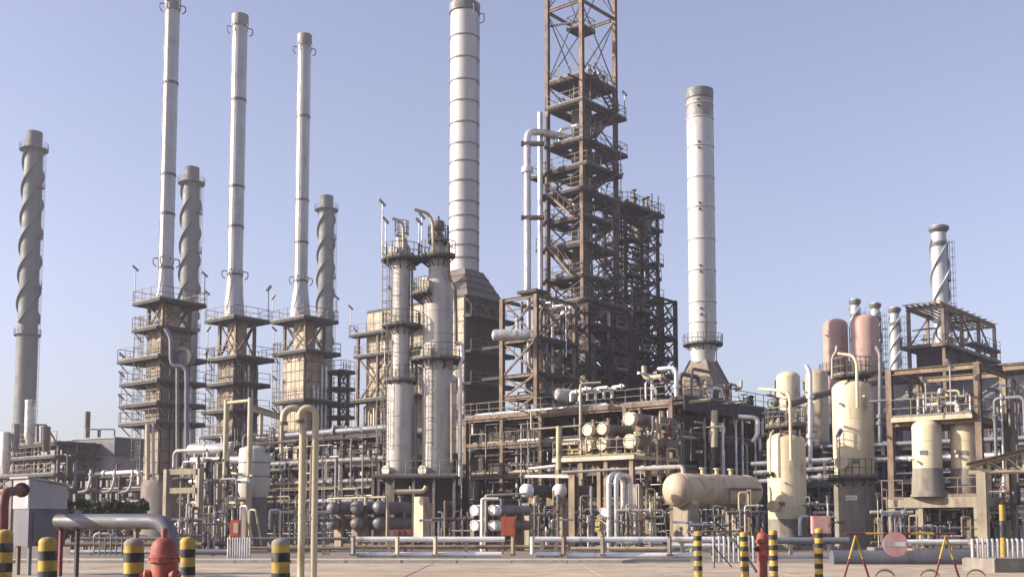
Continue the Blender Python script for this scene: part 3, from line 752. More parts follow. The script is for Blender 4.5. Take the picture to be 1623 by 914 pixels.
# ------------------------------------------------------------------ three fired heaters with silver stacks
def panels(parent, C, face, a0, a1, z0, z1, na, nz, mat, off=0.):
    """raised casing panels on the left ('s') or right ('e') face"""
    gap = .07; me = None; base = root_loc(parent)
    w, h = (a1-a0)/na - gap, (z1-z0)/nz - gap
    for i in range(na):
        for j in range(nz):
            ac, zc = a0 + (a1-a0)*(i+.5)/na, z0 + (z1-z0)*(j+.5)/nz
            c = (V3((C.x, C.y, 0)) + U*ac + V*(-.03) if face == 's' else V3((C.x, C.y, 0)) + U*.03 + V*ac) + Z*zc
            if me is None:
                mb = MB()
                if face == 's': mb.box(base, U*(w/2), V*.035, Z*(h/2))
                else: mb.box(base, U*.035, V*(w/2), Z*(h/2))
                o = mb.build('panel', mat, parent); me = o.data
            else: o = bpy.data.objects.new('panel', me); link(o); o.parent = parent
            o.location = c - base
def heater(label, pxC, Y, xl, xr, pyplat, pytop, pybot, decks, stack, xs, ground_mat_, lower=True, plat_over=.9, cas='furnaceb'):
    C = P(pxC, 650, Y); C.z = 0
    a = abs(along(C, -U, xl)); b = along(C, V, xr)
    t = thing('fired_heater', label, 'heater', C, 'fired heaters with tall silver stacks')
    zp, z1, z0 = zt(pyplat, Y), zt(pytop, Y), zt(pybot, Y)
    mb = MB(); mb.uv(C, -a, 0, 0, b, z0, z1); mb.build('casing', M['furnaced'], t)
    ns, ne, nz = max(2, round(a/.75)), max(2, round(b/.9)), max(3, round((z1-z0)/1.0))
    panels(t, C, 's', -a+.08, -.08, z0+.1, z1-.1, ns, nz, M[cas])
    panels(t, C, 'e', .08, b-.08, z0+.1, z1-.1, ne, nz, M[cas])
    # legs and support skirt
    for u in (-a+.2, -.2):
        for v in (.2, b-.2): member('leg', t, M['fireproof'], C+U*u+V*v, C+U*u+V*v+Z*z0, .5, .5, 'box')
    if lower:
        cc = C - U*(a/2) + V*(b/2); mb = MB(); mb.lathe(cc, Z, [(a*.85, .02), (a*.85, z0*.85), (a*.75, z0*.97)], 28); mb.build('plinth', M[ground_mat_], t)
    # open braced bay under the stack platform
    for u in (-a+.1, -.1):
        for v in (.1, b-.1): member('column', t, M['steel2'], C+U*u+V*v+Z*z1, C+U*u+V*v+Z*(zp-.1), .26)
    q = lambda u, v, z: C + U*u + V*v + Z*z
    for (p00, p10) in (((-a+.1, .1), (-.1, .1)), ((-.1, .1), (-.1, b-.1)), ((-a+.1, b-.1), (-.1, b-.1)), ((-a+.1, .1), (-a+.1, b-.1))):
        member('brace', t, M['steel'], q(*p00, z1), q(*p10, zp-.2), .15, .15, 'box'); member('brace', t, M['steel'], q(*p10, z1)+Z*.05, q(*p00, zp-.2)+Z*.05, .13, .13, 'box')
    cx = C - U*(a*.5) + V*(b*.5)
    mb = MB(); mb.uv(cx, -a*.26, a*.26, -b*.26, b*.26, z1, zp-.15); mb.build('flue_duct', M['furnace'], t)
    deck_uv(t, C, -a-plat_over, plat_over, -plat_over, b+plat_over, zp, lamp=((-a-plat_over+.1, -plat_over+.1), (plat_over-.1, b+plat_over-.1)))
    for (py, l, rt_, f, k, rl) in decks:
        z = zt(py, Y)
        deck_uv(t, C, -a-l, rt_, -f, b+k, z, hole=(-a+.02, -.02, .02, b-.02) if z < z1 else None, rails=rl, lamp=((-a-l+.1, -f+.1),) if rng.random() < .8 else ())
        e = MB()
        for u in span(-a-l+.2, rt_-.2, 3): e.bar(q(u, 0, z-1.0), q(u, -f*.95, z-.16), .08)
        e.build('knee_brace', M['steel'], t)
    ladder(t, q(-a-.4, -.25, 0), z0-1, z1+1, -V)
    # stack
    xb = P(xs, pyplat, Y+.5*(b-a)*.7).x; bc = V3((P(xs, pyplat, cx.y).x, cx.y, 0))
    tall_stack(t, bc, *stack[:2], stack[2], cx.y, stack[3], R(250))
    return t, C, a, b
sv = M['silver']
h1 = heater('left fired heater with four walkway levels and tallest silver stack', 254, 98, 228, 298, 476, 514, 752,
    [(519, .9, .5, .9, .2, 'sw'), (566, 3.0, 1.0, 1.0, 1.0, 'swe'), (604, 2.5, 1.0, 1.0, 1.0, 'swe'), (639, 2.5, 1.0, 1.0, 1.0, 'swe'), (669, 2.5, 1.0, 1.0, 1.0, 'swe')],
    ([(476, 14.5), (445, 12.2), (425, 11.5), (-1, 11.5)], sv, [133, 278, 425, 340], [8, 410]), 262, 'brownves')
h2 = heater('middle fired heater with silver stack, between the other two heaters', 371, 106, 342, 402, 504, 562, 742,
    [(566, .8, 1.3, .8, 1.2, 'nsew'), (607, .9, 1.0, .9, 1.0, 'swe'), (650, 1.1, 1.0, .9, 1.0, 'swe'), (690, 1.1, 1.0, .9, 1.0, 'swe')],
    ([(504, 17), (470, 14), (436, 12.2), (26, 12.2)], sv, [160, 297, 436, 360], [44, 430]), 371, 'brownves')
h3 = heater('right fired heater with bright gridded casing and shortest silver stack', 482, 113, 446, 513, 504, 553, 732,
    [(556, .8, 1.0, .7, 1.2, 'nsew'), (634, .5, .9, .8, 1.0, 'swe'), (690, .5, .9, .8, 1.0, 'swe')],
    ([(504, 17), (475, 13.5), (446, 10.6), (57, 10.6)], sv, [186, 318, 446, 385], [76, 440]), 476, 'brownves', cas='furnace')
# extra risers along the right-hand faces
for (t, C, a, b), seed in ((h1, 3), (h2, 4), (h3, 5)):
    g_ = random.Random(seed)
    for i in range(4):
        v = b*(.35 + .2*i); r = g_.uniform(.10, .17); z1 = zt(g_.choice((575, 590, 610)), C.y)
        pipe(t, [C + U*.35 + V*v, C + U*.35 + V*v + Z*z1, C - U*.2 + V*v + Z*z1], r, M[g_.choice(('silver2', 'greysteel', 'silver2', 'pipegrey'))], .4, flanges=1)
# big bent header on the first heater
t, C, a, b = h1
q = lambda px, py, dy=-1.6: P(px, py, C.y+dy)
pipe(t, [q(262, 520), q(271, 535), q(271, 580), q(296, 580), q(296, 760)], .19, M['pipegrey'], .9, n=12, flanges=2)
mb = MB(); c = q(290, 566, -1.2); mb.lathe(c, -V+U*.6, [(.75, -1.0), (.75, .2), (.9, .2), (.9, .35), (.55, .36), (.5, .1), (.001, .1)], 20); mb.build('burner_plenum', M['greysteel'], t)
pipe(t, [q(281, 583, -2.0), q(281, 745, -2.0)], .14, M['greysteel'])
pipe(t, [q(234, 760), q(234, 672)], .2, M['creampipe'])
pipe(t, [q(243, 760), q(243, 672)], .12, M['palecol'])
# drums between heaters 1 and 2 (bright horizontal vessels)
for lb, x0, y, Yd, r, L in (('silver lagged drum between the left and middle heaters, upper one', 297, 713, 96, .55, 4.5), ('long white lagged pipe header below the silver drum by left heater', 296, 730, 94, .3, 8)):
    p = P(x0, y, Yd); t = thing('lagged_drum', lb, 'drum', V3((p.x, p.y, 0)))
    mb = MB(); d = (U*.9+V*.35).normalized(); mb.lathe(p, d, [(.001, 0), (r*.6, .1), (r*.92, .3), (r, .5), (r, L-.4), (r*.8, L-.1), (.001, L)], 18); mb.build('shell', M['silver2'], t)
    for k in (.25, .75):
        s = p + d*L*k; mb = MB(); mb.box(V3((s.x, s.y, s.z/2)), U*.12, V*r*.8, Z*(s.z/2 - r*.55)); mb.build('saddle', M['fireproof'], t)
        mb = MB(); mb.cyl(s+Z*r*.9, s+Z*(r+.45), .1, n=8); mb.cyl(s+Z*(r+.4), s+Z*(r+.5), .18, n=10); mb.build('nozzle', M['silver2'], t)

# caged ladder tower right of heater 3
C = P(537, 650, 116); C.z = 0
t = thing('ladder_tower', 'narrow dark ladder tower with railed tops right of third heater', 'tower', C)
zs = [zt(y, 116) for y in (700, 660, 640, 615, 588)]
steel_frame(t, C, [-1.3, 0], [0, 1.2], zs, M['steeld'], .24, .2, ('e',), br=.1)
for z in zs[1:]: deck_uv(t, C, -1.6, .6, -.3, 1.6, z, 'se')
ladder(t, C + U*.3 + V*.5, 0, zs[-1]+1, U); 
pipe(t, [C - U*1.8, C - U*1.8 + Z*zs[-1]], .17, M['silver2']); pipe(t, [C - U*2.4 + V*.4, C - U*2.4 + V*.4 + Z*(zs[-1]+1)], .12, M['greysteel'])

# ------------------------------------------------------------------ far unit at the left
C = P(97, 740, 125); C.z = 0; b_ = along(C, V, 185); a_ = 3.0
t = thing('grey_duct_house', 'grey rectangular duct house with thin stack on the far left unit', 'building', C)
C2 = P(112, 740, 123); C2.z = 0; b_ = along(C2, V*.25+U, 185, 9)
Ux, Vx = (V*.25+U).normalized(), V
def obox(mb, o, u0, u1, v0, v1, z0, z1):
    c = o + Ux*((u0+u1)/2) + Vx*((v0+v1)/2); c.z = (z0+z1)/2; mb.box(c, Ux*((u1-u0)/2), Vx*((v1-v0)/2), Z*((z1-z0)/2))
W = (P(185, 720, 121).x - C2.x)/Ux.x
mb = MB(); obox(mb, C2, 0, W, 0, 4, zt(722, 122), zt(696, 122)); mb.build('upper_casing', M['greyboxd'], t)
mb = MB(); obox(mb, C2, .3, W-.3, .25, 3.7, zt(748, 122), zt(722, 122)-.01); mb.build('lower_casing', M['greybox'], t)
mb = MB(); obox(mb, C2, -.1, W+.1, -.1, 4.1, zt(696, 122)+.01, zt(696, 122)+.15); mb.build('roof', M['greybox'], t)
mb = MB(); obox(mb, C2, -1.8, -.02, .3, 3.4, zt(722, 122), zt(698, 122)); mb.build('side_casing', M['furnace'], t)
p = P(138, 680, 124); mb = MB(); mb.lathe(V3((p.x, 124, 0)), Z, [(.32, zt(696, 124)), (.32, zt(652, 124)), (.26, zt(652, 124)), (.26, zt(655, 124))], 14); mb.build('stack', M['greysteel'], t)
for x0, x1 in ((136, 155), (158, 181)):
    mb = MB(); a, b = P(x0, 695, 123), P(x1, 695, 123); h = zt(680, 123)-a.z
    mb.bar(a, a+Z*h, .14); mb.bar(b, b+Z*h, .14); mb.bar(a+Z*h, b+Z*h, .14); mb.build('lifting_frame', M['greysteel'], t)
for u in (.6, W*.5, W-.6):
    for v in (.5, 3.5): member('leg', t, M['greysteel'], C2+Ux*u+Vx*v, C2+Ux*u+Vx*v+Z*zt(748, 122), .3)
# left equipment structure
C = P(92, 740, 118); C.z = 0
t = thing('far_process_unit', 'crowded pipe structure with upright grey cylinders at the far left', 'process unit', C)
a_ = abs(along(C, -U, -12)); zs = [zt(y, 118) for y in (775, 750, 722, 700)]
steel_frame(t, C, span(-a_, 0, 3), [0, 4], zs, M['steel'], .28, .24, ('s',), br=.12, skip_brace=.4)
for z in zs[1:]: deck_uv(t, C, -a_-.5, .5, -.5, 4.5, z, 's')
rack_pipes(t, C, -a_-1, 1, 0, 4, zs[0], 7, seed=11); rack_pipes(t, C, -a_-1, 1, 0, 4, zs[1], 6, seed=12); rack_pipes(t, C, -a_-1, 1, 0, 4, zs[2], 5, seed=13)
clutter(t, C, -a_, 0, -.5, 3, 1, zs[-1], 45, seed=14)
for px, y0, y1, w, mt in ((8, 735, 685, 16, 'silver2'), (47, 690, 634, 17, 'silver2'), (25, 700, 672, 11, 'greysteel'), (72, 700, 676, 14, 'brownves')):
    p = P(px, y0, 116.5); r = w/2*mpp(116.5); z0, z1 = p.z, zt(y1, 116.5)
    mb = MB(); mb.lathe(V3((p.x, 116.5, 0)), Z, [(r*.6, z0-1), (r, z0), (r, z1-.2), (r*1.06, z1-.2), (r*1.06, z1), (r*.9, z1+.02), (.001, z1+.12)], 20); mb.build('cylinder', M[mt], t)
mb = MB(); a, b, c, d = P(20, 700, 117), P(20, 672, 117), P(73, 673, 117), P(90, 702, 117)
mb.bar(a, b, .16); mb.bar(b, c, .16); mb.bar(c, d, .14); mb.bar(P(60, 700, 117), P(60, 673, 117), .16); mb.build('lifting_frame', M['steel2'], t)
# low far rack joining the units at left
C = P(226, 760, 112); C.z = 0; a_ = abs(along(C, -U, 92))
t = thing('low_pipe_rack', 'low dark pipe rack running left from the first heater', 'pipe rack', C)
zs = [zt(y, 112) for y in (800, 775, 752)]
steel_frame(t, C, span(-a_, 0, 4), [0, 3], zs, M['steeld'], .26, .24, (), br=.1)
for i, z in enumerate(zs): rack_pipes(t, C, -a_, 0, 0, 3, z+.1, 6, seed=20+i, rr=(.08, .24))
for x0 in (130, 168, 196):
    a = P(x0+14, 745, 108); pipe(t, [P(x0-6, 780, 107), P(x0+8, 778, 107), P(x0+13, 762, 107), a], .13, M['palecol'], .5, flanges=1)
# ------------------------------------------------------------------ two tall pale columns
def manway_dir(a): return V3((math.cos(R(a)), math.sin(R(a)), 0))
Y = 85.
s = mpp(Y)
b = P(634, 700, Y); b.z = 0
t = thing('distillation_column', 'slimmer pale grey column with gooseneck vent and three ring walkways', 'column', b, 'pale distillation columns on a shared base deck')
mb = MB(); mb.lathe(b, Z, [(22*s, zt(752, Y)), (22*s, zt(612, Y)), (14.5*s, zt(596, Y)), (14.5*s, zt(395, Y)), (13*s, zt(390, Y)), (8*s, zt(385, Y)), (3*s, zt(384, Y))], 32, cap=False); mb.build('shell', M['palecol'], t)
mb = MB(); mb.lathe(b, Z, [(25*s, .05), (23*s, zt(800, Y)), (22.3*s, zt(752, Y))], 32, cap=False); mb.build('skirt', M['furnaced'], t)
for py in (706, 660, 560, 470):
    z = zt(py, Y); r = (22.1 if py > 600 else 14.6)*s; mb = MB(); mb.lathe(b, Z, [(r, z-.03), (r+.025, z-.03), (r+.025, z+.03), (r, z+.03)], 32, cap=False); mb.build('weld_band', M['palecol'], t)
bt = P(636, 412, Y); 
for py, w, a0, a1 in ((412, 33, 100, 440), (517, 30, 120, 400), (604, 27, 0, 360)):
    ring_deck(t, b, (14.5 if py < 600 else 16)*s, w*s, zt(py, Y), R(a0), R(a1), n=16)
mb = MB(); mb.cyl(b + Z*zt(392, Y), b + Z*zt(378, Y), 9*s, n=16); mb.build('top_nozzle', M['palecol'], t)
pipe(t, [P(640, 404, Y-.8), P(639, 358, Y-.8), P(634, 350, Y-.9), P(622, 346, Y-1)], .11, M['creampipe'], .5)
pipe(t, [P(653, 400, Y-.3), P(653, 590, Y-.3)], .09, M['greysteel']); pipe(t, [P(659, 640, Y-.5), P(659, 760, Y-.5)], .12, M['greysteel'])
ladder(t, b + V3((-15.5*s, -.6, 0)), zt(604, Y), zt(412, Y)+1, V3((-.8,-.6,0)))
ladder(t, b + V3((-23*s, -.5, 0)), zt(752, Y), zt(604, Y)+1, V3((-.8,-.6,0)))
manway(t, P(627, 399, Y-.6), V3((-.5,-.8,0)).normalized(), .42, M['palecol']); manway(t, P(616, 745, Y-1.0), V3((-.5,-.85,0)).normalized(), .35, M['palecol'])
for a, py, h in ((150, 412, 3.2), (200, 412, 4.2), (130, 517, 3), (200, 604, 3)):
    r = {412: 32, 517: 29, 604: 26}[py]*s; floodlight(t, V3((b.x+math.cos(R(a))*r, b.y+math.sin(R(a))*r, zt(py, Y))), h, V3((-.7, -.2, 0)))
rf = MB(); c = b + Z*zt(398, Y); rail_path(rf, [c + V3((math.cos(x)*11*s, math.sin(x)*11*s, 1.2)) for x in (R(40*i) for i in range(9))], closed=True); rf.build('railing', M['rail'], t)

b2 = P(693, 700, Y); b2.z = 0
t = thing('distillation_column', 'thicker pale grey column with narrow dark neck and tall gooseneck vent', 'column', b2, 'pale distillation columns on a shared base deck')
mb = MB(); mb.lathe(b2, Z, [(24.5*s, zt(752, Y)), (24.5*s, zt(462, Y)), (23*s, zt(452, Y)), (17*s, zt(441, Y)), (15.5*s, zt(438, Y)), (15.5*s, zt(412, Y)), (11*s, zt(406, Y)), (9.5*s, zt(404, Y)), (9.5*s, zt(385, Y))], 32, cap=False); mb.build('shell', M['palecol'], t)
mb = MB(); mb.lathe(b2, Z, [(29*s, .05), (26.5*s, zt(800, Y)), (24.8*s, zt(752, Y))], 32, cap=False); mb.build('skirt', M['furnaced'], t)
mb = MB(); c = b2; mb.lathe(c, Z, [(7*s, zt(404, Y)), (9.5*s, zt(386, Y)), (9.5*s, zt(372, Y)), (6*s, zt(371, Y)), (6*s, zt(366, Y)), (10*s, zt(365, Y)), (10*s, zt(352, Y)), (5*s, zt(349, Y)), (2*s, zt(348, Y)), (2*s, zt(343, Y)), (.001, zt(342, Y))], 24); mb.build('neck', M['brownves'], t)
for py in (712, 668, 620, 530, 495):
    z = zt(py, Y); r = 24.6*s; mb = MB(); mb.lathe(b2, Z, [(r, z-.03), (r+.025, z-.03), (r+.025, z+.03), (r, z+.03)], 32, cap=False); mb.build('weld_band', M['palecol'], t)
for py, r0, w, a0, a1 in ((382, 9, 17, 0, 360), (409, 11, 33, 110, 330), (468, 24, 43, 130, 250), (571, 24.5, 44, 120, 400)):
    ring_deck(t, b2, r0*s, w*s, zt(py, Y), R(a0), R(a1), n=16)
pipe(t, [P(687, 404, Y-.9), P(686, 352, Y-.9), P(679, 338, Y-1.0), P(657, 332, Y-1.2)], .12, M['creampipe'], .6)
pipe(t, [P(711, 385, Y-.6), P(711, 440, Y-.8), P(722, 458, Y-1), P(723, 545, Y-1)], .13, M['steel'], .5)
pipe(t, [P(716, 607, Y-1.1), P(716, 732, Y-1.1)], .11, M['creampipe'])
pipe(t, [P(723, 543, Y-1), P(732, 545, Y-1), P(733, 570, Y-1), P(729, 576, Y-1), P(729, 768, Y-1)], .16, M['silver2'], .4, flanges=2)
pipe(t, [P(706, 380, Y+.9), P(706, 440, Y+.9)], .1, M['palecol'])
manway(t, P(679, 560, Y-1.1), V3((-.45,-.85,0)).normalized(), .45, M['palecol']); manway(t, P(677, 452, Y-.9), V3((-.6,-.75,0)).normalized(), .55, M['creampipe']); manway(t, P(674, 745, Y-1.15), V3((-.5,-.85,0)).normalized(), .38, M['palecol'])
manway(t, P(709, 575, Y-1.1), V3((.5,-.85,0)).normalized(), .3, M['brownves'])
ladder(t, b2 + V3((-.4, -25.5*s, 0)), zt(752, Y), zt(571, Y)+1, V3((-.2,-1,0)).normalized(), mat=M['greysteel'])
for a, py, h in ((150, 409, 3.4), (200, 409, 2.6), (170, 468, 2.2)):
    r = {409: 32, 468: 42}[py]*s; floodlight(t, V3((b2.x+math.cos(R(a))*r, b2.y+math.sin(R(a))*r, zt(py, Y))), h, V3((-.7, -.2, 0)))
# shared base deck
C = P(724, 760, 82.0); C.z = 0; z = zt(753, 82)
t = thing('column_base_deck', 'dark steel deck wrapped round the feet of the two pale columns', 'platform', C)
a_ = abs(along(C, V3((-1, .12, 0)), 590))
Uq = V3((1, -.12, 0)).normalized()
mb = MB(); cc = C - Uq*(a_/2) + V3((.2, 2.2, 0)); cc.z = z-.08; mb.box(cc, Uq*(a_/2), V3((.12, 1, 0)).normalized()*2.4, Z*.08); mb.build('deck', M['deck'], t)
mb = MB(); rail_path(mb, [C + Z*z, C - Uq*a_ + Z*z]); mb.build('railing', M['rail'], t)
for k in span(.02, .98, 4):
    for v in (.1, 4.2): p = C - Uq*(a_*k) + V3((.12,1,0))*v; member('leg', t, M['steeld'], p, p + Z*(z-.16), .28)
pipe(t, [P(626, 779, 80), P(672, 778, 80), P(676, 770, 80)], .17, M['creampipe'], .3, n=10); pipe(t, [P(650, 778, 80), P(650, 770, 80)], .06, M['creampipe'])
mb = MB(); p = P(668, 800, 80.6); mb.box(V3((p.x, p.y, p.z/2+.6)), U*.45, V*.3, Z*(p.z/2)); mb.build('junction_box', M['tan'], t)
clutter(t, C, -5.5, -.6, -.4, 1.5, .3, 3.2, 16, seed=77, rr=(.04, .09))
# lamp post-like sight glass between
# ------------------------------------------------------------------ big furnace with wide pale stack
Y = 125.; s = mpp(Y)
C = P(737, 600, 114); C.z = 0
a_ = abs(along(C, -U, 576)); b_ = along(C, V, 796)
t = thing('box_furnace', 'large boxy furnace with sloping breeching and widest pale banded stack', 'furnace', C)
zb, z1 = zt(720, 114), zt(478, 118)
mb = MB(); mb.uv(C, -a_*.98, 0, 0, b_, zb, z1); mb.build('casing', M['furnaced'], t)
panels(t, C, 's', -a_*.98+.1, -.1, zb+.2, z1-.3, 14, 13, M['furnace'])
panels(t, C, 'e', .1, b_-.1, zb+.2, z1-.3, 6, 13, M['furnaced'])  # right-face panels coloured dark to imitate shade; left face stays pale
for u in span(-a_*.95, -.2, 4):
    for v in (.3, b_-.3): member('leg', t, M['fireproof'], C+U*u+V*v, C+U*u+V*v+Z*zb, .6, .6, 'box')
# braces and walkways
q = lambda u, v, z: C + U*u + V*v + Z*z
for py, ext, l in ((528, 1.2, 1.2), (562, .6, 1.0), (634, 2.0, 1.5), (700, 1.2, 1.0)):
    deck_uv(t, C, -a_-ext, -a_*.35, -l, .0, zt(py, 122), 'sw', lamp=((-a_-ext+.1, -l+.1),))
for py in (505, 560, 610, 660):
    deck_uv(t, C, .0, 1.0, -.2, b_+.8, zt(py, 116), 'e')
for za, zb_ in ((zt(634, 122), zt(566, 122)),):
    member('brace', t, M['steel2'], q(-a_-.1, -.6, za), q(-a_*.72, -.6, zb_), .18, .18, 'box'); member('brace', t, M['steel'], q(-a_*.72, -.7, za), q(-a_-.1, -.7, zb_), .18, .18, 'box')
for u in (-a_-.15, -a_*.8): member('column', t, M['steel'], q(u, -.8, 0), q(u, -.8, zt(525, 122)), .28)
for i in range(5): pipe(t, [q(-a_+.4+i*.8, -.35, zt(740, 120)), q(-a_+.4+i*.8, -.35, zt(640+8*(i%2), 120)), q(-a_+.4+i*.8, .1, zt(640+8*(i%2), 120))], .12, M['creampipe' if i % 2 else 'silver2'])
for i in range(3):
    member('brace', t, M['steel'], q(.12, b_*i/3, zt(505, 116)), q(.12, b_*(i+1)/3, zt(480, 116)), .2, .2, 'box'); member('brace', t, M['steel'], q(.22, b_*(i+1)/3, zt(505, 116)), q(.22, b_*i/3, zt(480, 116)), .2, .2, 'box')
# breeching: hopper rising to the stack on the far left part of the roof
sb = P(735, 440, 121); sb.z = 0
r0 = 23.5*mpp(121); zs0 = zt(432, 121)
lo = [q(-a_*.30, .2, z1), q(.1, .2, z1), q(.1, b_+.1, z1), q(-a_*.30, b_+.1, z1)]
hi = [sb + U*i*r0*.95 + V*j*r0*.95 + Z*(zs0) for i, j in ((-1,-1), (1,-1), (1,1), (-1,1))]
mb = MB(); mb.add(lo+hi, [(3,2,1,0), (4,5,6,7), (0,1,5,4), (1,2,6,5), (2,3,7,6), (3,0,4,7)]); mb.build('breeching', M['brownves'], t)
for k in range(1, 4):
    m_ = MB(); f = k/4; ring4 = [lo[i]*(1-f) + hi[i]*f for i in range(4)]
    for i in range(4): m_.bar(ring4[i], ring4[(i+1)%4], .14)
    m_.build('stiffener', M['furnaced'], t)
tall_stack(t, sb, [(450, 23.5), (60, 23), (9, 23)], M['bigstack'], [18, 62, 97, 132, 165, 199, 232, 260, 291, 323, 346, 369, 392, 412, 432], 121, None, R(-20), n=40, ringmat=M['soot'], rh=.06)
mb = MB(); z = zt(9, 121); mb.lathe(sb, Z, [(23*mpp(121), z-1.0), (25.5*mpp(121), z-.95), (25.5*mpp(121), z), (22*mpp(121), z)], 40, cap=False); mb.build('crown', M['greysteel'], t)
for k in range(4):
    a = R(-60+k*60); d = V3((math.cos(a), math.sin(a), 0)); mb = MB(); zz = zt(18+ (k%2)*4, 121); mb.tube(fillet([sb+d*1.5+Z*zz, sb+d*2.15+Z*zz, sb+d*2.15+Z*(zz-.9), sb+d*1.7+Z*(zz-1.1)], .2), .06, 5); mb.build('lifting_lug', M['greysteel'], t)

# ------------------------------------------------------------------ right-hand pale stack
Y = 130.; sb = P(1114, 545, Y); sb.z = 0; s = mpp(Y)
t = thing('pale_stack', 'pale banded stack with flared base right of the steel tower', 'chimney stack', sb)
tall_stack(t, sb, [(575, 18), (560, 19.5), (545, 21.5), (200, 21.2), (145, 21)], M['bigstack'], [168, 190, 235, 284, 331, 381, 430, 480, 512], Y, None, R(-5), n=40, ringmat=M['bigstack'], rh=.06)
mb = MB(); z = zt(145, Y); mb.lathe(sb, Z, [(21*s, z-1.1), (22.5*s, z-1.0), (22.5*s, z+.05), (18.5*s, z+.05)], 40, cap=False); mb.build('crown', M['greysteel'], t)
mb = MB(); mb.lathe(sb, Z, [(21.25*s, zt(191, Y)), (21.15*s, z-1.1)], 40, cap=False); mb.build('heat_stained_course', M['soot'], t)
ring_deck(t, sb, 20*s, 32*s, zt(546, Y), n=22)
mb = MB(); hi = [sb + U*i*15*s + V*j*15*s + Z*zt(572, Y) for i, j in ((-1,-1),(1,-1),(1,1),(-1,1))]; lo = [sb + U*i*34*s + V*j*30*s + Z*zt(618, Y) for i, j in ((-1,-1),(1,-1),(1,1),(-1,1))]
mb.add(lo+hi, [(3,2,1,0), (4,5,6,7), (0,1,5,4), (1,2,6,5), (2,3,7,6), (3,0,4,7)]); mb.build('flared_base', M['furnaceb'], t)
for i in range(4): member('rib', t, M['greysteel'], lo[i]+(lo[i]-sb).normalized()*.02, hi[i]+Z*.02, .22, .22, 'box')
mb = MB(); c = sb - U*0; mb.uv(c, -34*s, 34*s, -30*s, 30*s, 0, zt(619, Y)); mb.build('support_block', M['furnaced'], t)
for z, a in ((zt(236, Y), 0), (zt(332, Y), 0), (zt(430, Y), 0), (zt(150+20, Y), 0), (zt(497, Y), 0)):
    for dz in (.35, -.35):
        p = sb + V3((-.25*1.5, -1.49, 0)) + Z*(z+dz); mb = MB(); mb.cyl(p, p + V3((-.05,-.14,0)), .14, n=10); mb.build('sample_port', M['steeld'], t)
ladder(t, sb + V3((.2, -22*s, 0)), zt(546, Y), zt(500, Y), V3((0,-1,0)))
# ------------------------------------------------------------------ tall steel tower
Y = 105.
C = P(924, 480, Y); C.z = 0
a_ = abs(along(C, -U, 868, 35)); b_ = along(C, V, 976, 35)
t = thing('steel_tower', 'tallest rust-brown steel tower enclosing a lagged column', 'steel tower', C)
lev_y = [-110, 0, 118, 160, 222, 262, 302, 343, 386, 438, 478, 515, 556, 600, 640]
zs = sorted(zt(y, Y) for y in lev_y)
us, vs = [-a_, 0], [0, b_]
q = lambda u, v, z: V3((C.x, C.y, 0)) + U*u + V*v + Z*z
for u in us:
    for v in vs: member('column', t, M['steel'], q(u, v, 0), q(u, v, zs[-1]+.3), .38)
for i, z in enumerate(zs):
    for v in vs: member('beam', t, M['steel'], q(-a_, v, z), q(0, v, z), .2, .27)
    for u in us: member('beam', t, M['steel'], q(u, 0, z-.003), q(u, b_, z-.003), .2, .27)
lv = [0] + zs
for i, (za, zb) in enumerate(zip(lv[:-1], lv[1:])):
    top = za > zt(130, Y)
    for (p0, p1) in (((-a_, 0), (0, 0)), ((0, 0), (0, b_)), ((-a_, b_), (0, b_)), ((-a_, 0), (-a_, b_))):
        if not top and rng.random() < .35: continue
        w = .085 if top else .11
        member('brace', t, M['steeld'], q(*p0, za+.2), q(*p1, zb-.2), w, w, 'box')
        if top or rng.random() < .6: member('brace', t, M['steel'] if rng.random() < .4 else M['steeld'], q(*p1, za+.2)+Z*.06, q(*p0, zb-.2)+Z*.06, w, w, 'box')
cc = q(-a_/2, b_/2, 0)
vr = 17*mpp(Y+2)
mb = MB(); mb.lathe(cc, Z, [(vr*1.12, 2), (vr*1.12, zt(430, Y)), (vr, zt(415, Y)), (vr, zt(150, Y)), (vr*.9, zt(140, Y)), (vr*.5, zt(130, Y)), (vr*.3, zt(128, Y)), (vr*.3, zt(104, Y))], 28); mb.build('column_vessel', M['brownves'], t)
for py in (200, 240, 285, 325, 365, 410, 460, 500, 540, 580):
    z = zt(py, Y); mb = MB(); r = vr*(1.12 if py > 430 else 1.0); mb.lathe(cc, Z, [(r, z-.06), (r+.05, z-.06), (r+.05, z+.06), (r, z+.06)], 28, cap=False); mb.build('band', M['brownves'], t)
for py in lev_y[2:]:
    z = zt(py, Y)
    big = py in (160, 222)
    e = {118: (.0, .0, .0, .0), 160: (.1, .2, .2, 1.6), 222: (.1, .3, .3, 1.6)}.get(py, (.3 + rng.random()*.5, rng.random()*.9, rng.random()*.5, rng.random()*.8))
    if py == 118: e = (.05, .05, .05, .05)
    deck_uv(t, C, -a_-e[0], e[1], -e[2], b_+e[3], z+.2, 'nsew', hole=(-a_/2-vr-.2, -a_/2+vr+.2, b_/2-vr-.2, b_/2+vr+.2) if py > 130 else None, lamp=((e[1]-.1, b_+e[3]-.1),) if rng.random() < .7 else ())
# stairs between levels along the right face and inside
zl = [zt(y, Y)+.2 for y in lev_y[2:]]
for i, (zh, zl_) in enumerate(zip(zl[:-1], zl[1:])):
    v0, v1 = (b_*.15, b_*.85) if i % 2 else (b_*.85, b_*.15)
    stair(t, q(.55, v0, zl_), q(.55, v1, zh), .75)
    if i % 2 == 0 and i > 3: stair(t, q(-a_*.2, -.6, zl_), q(-a_*.85, -.6, zh), .7, M['steel'])
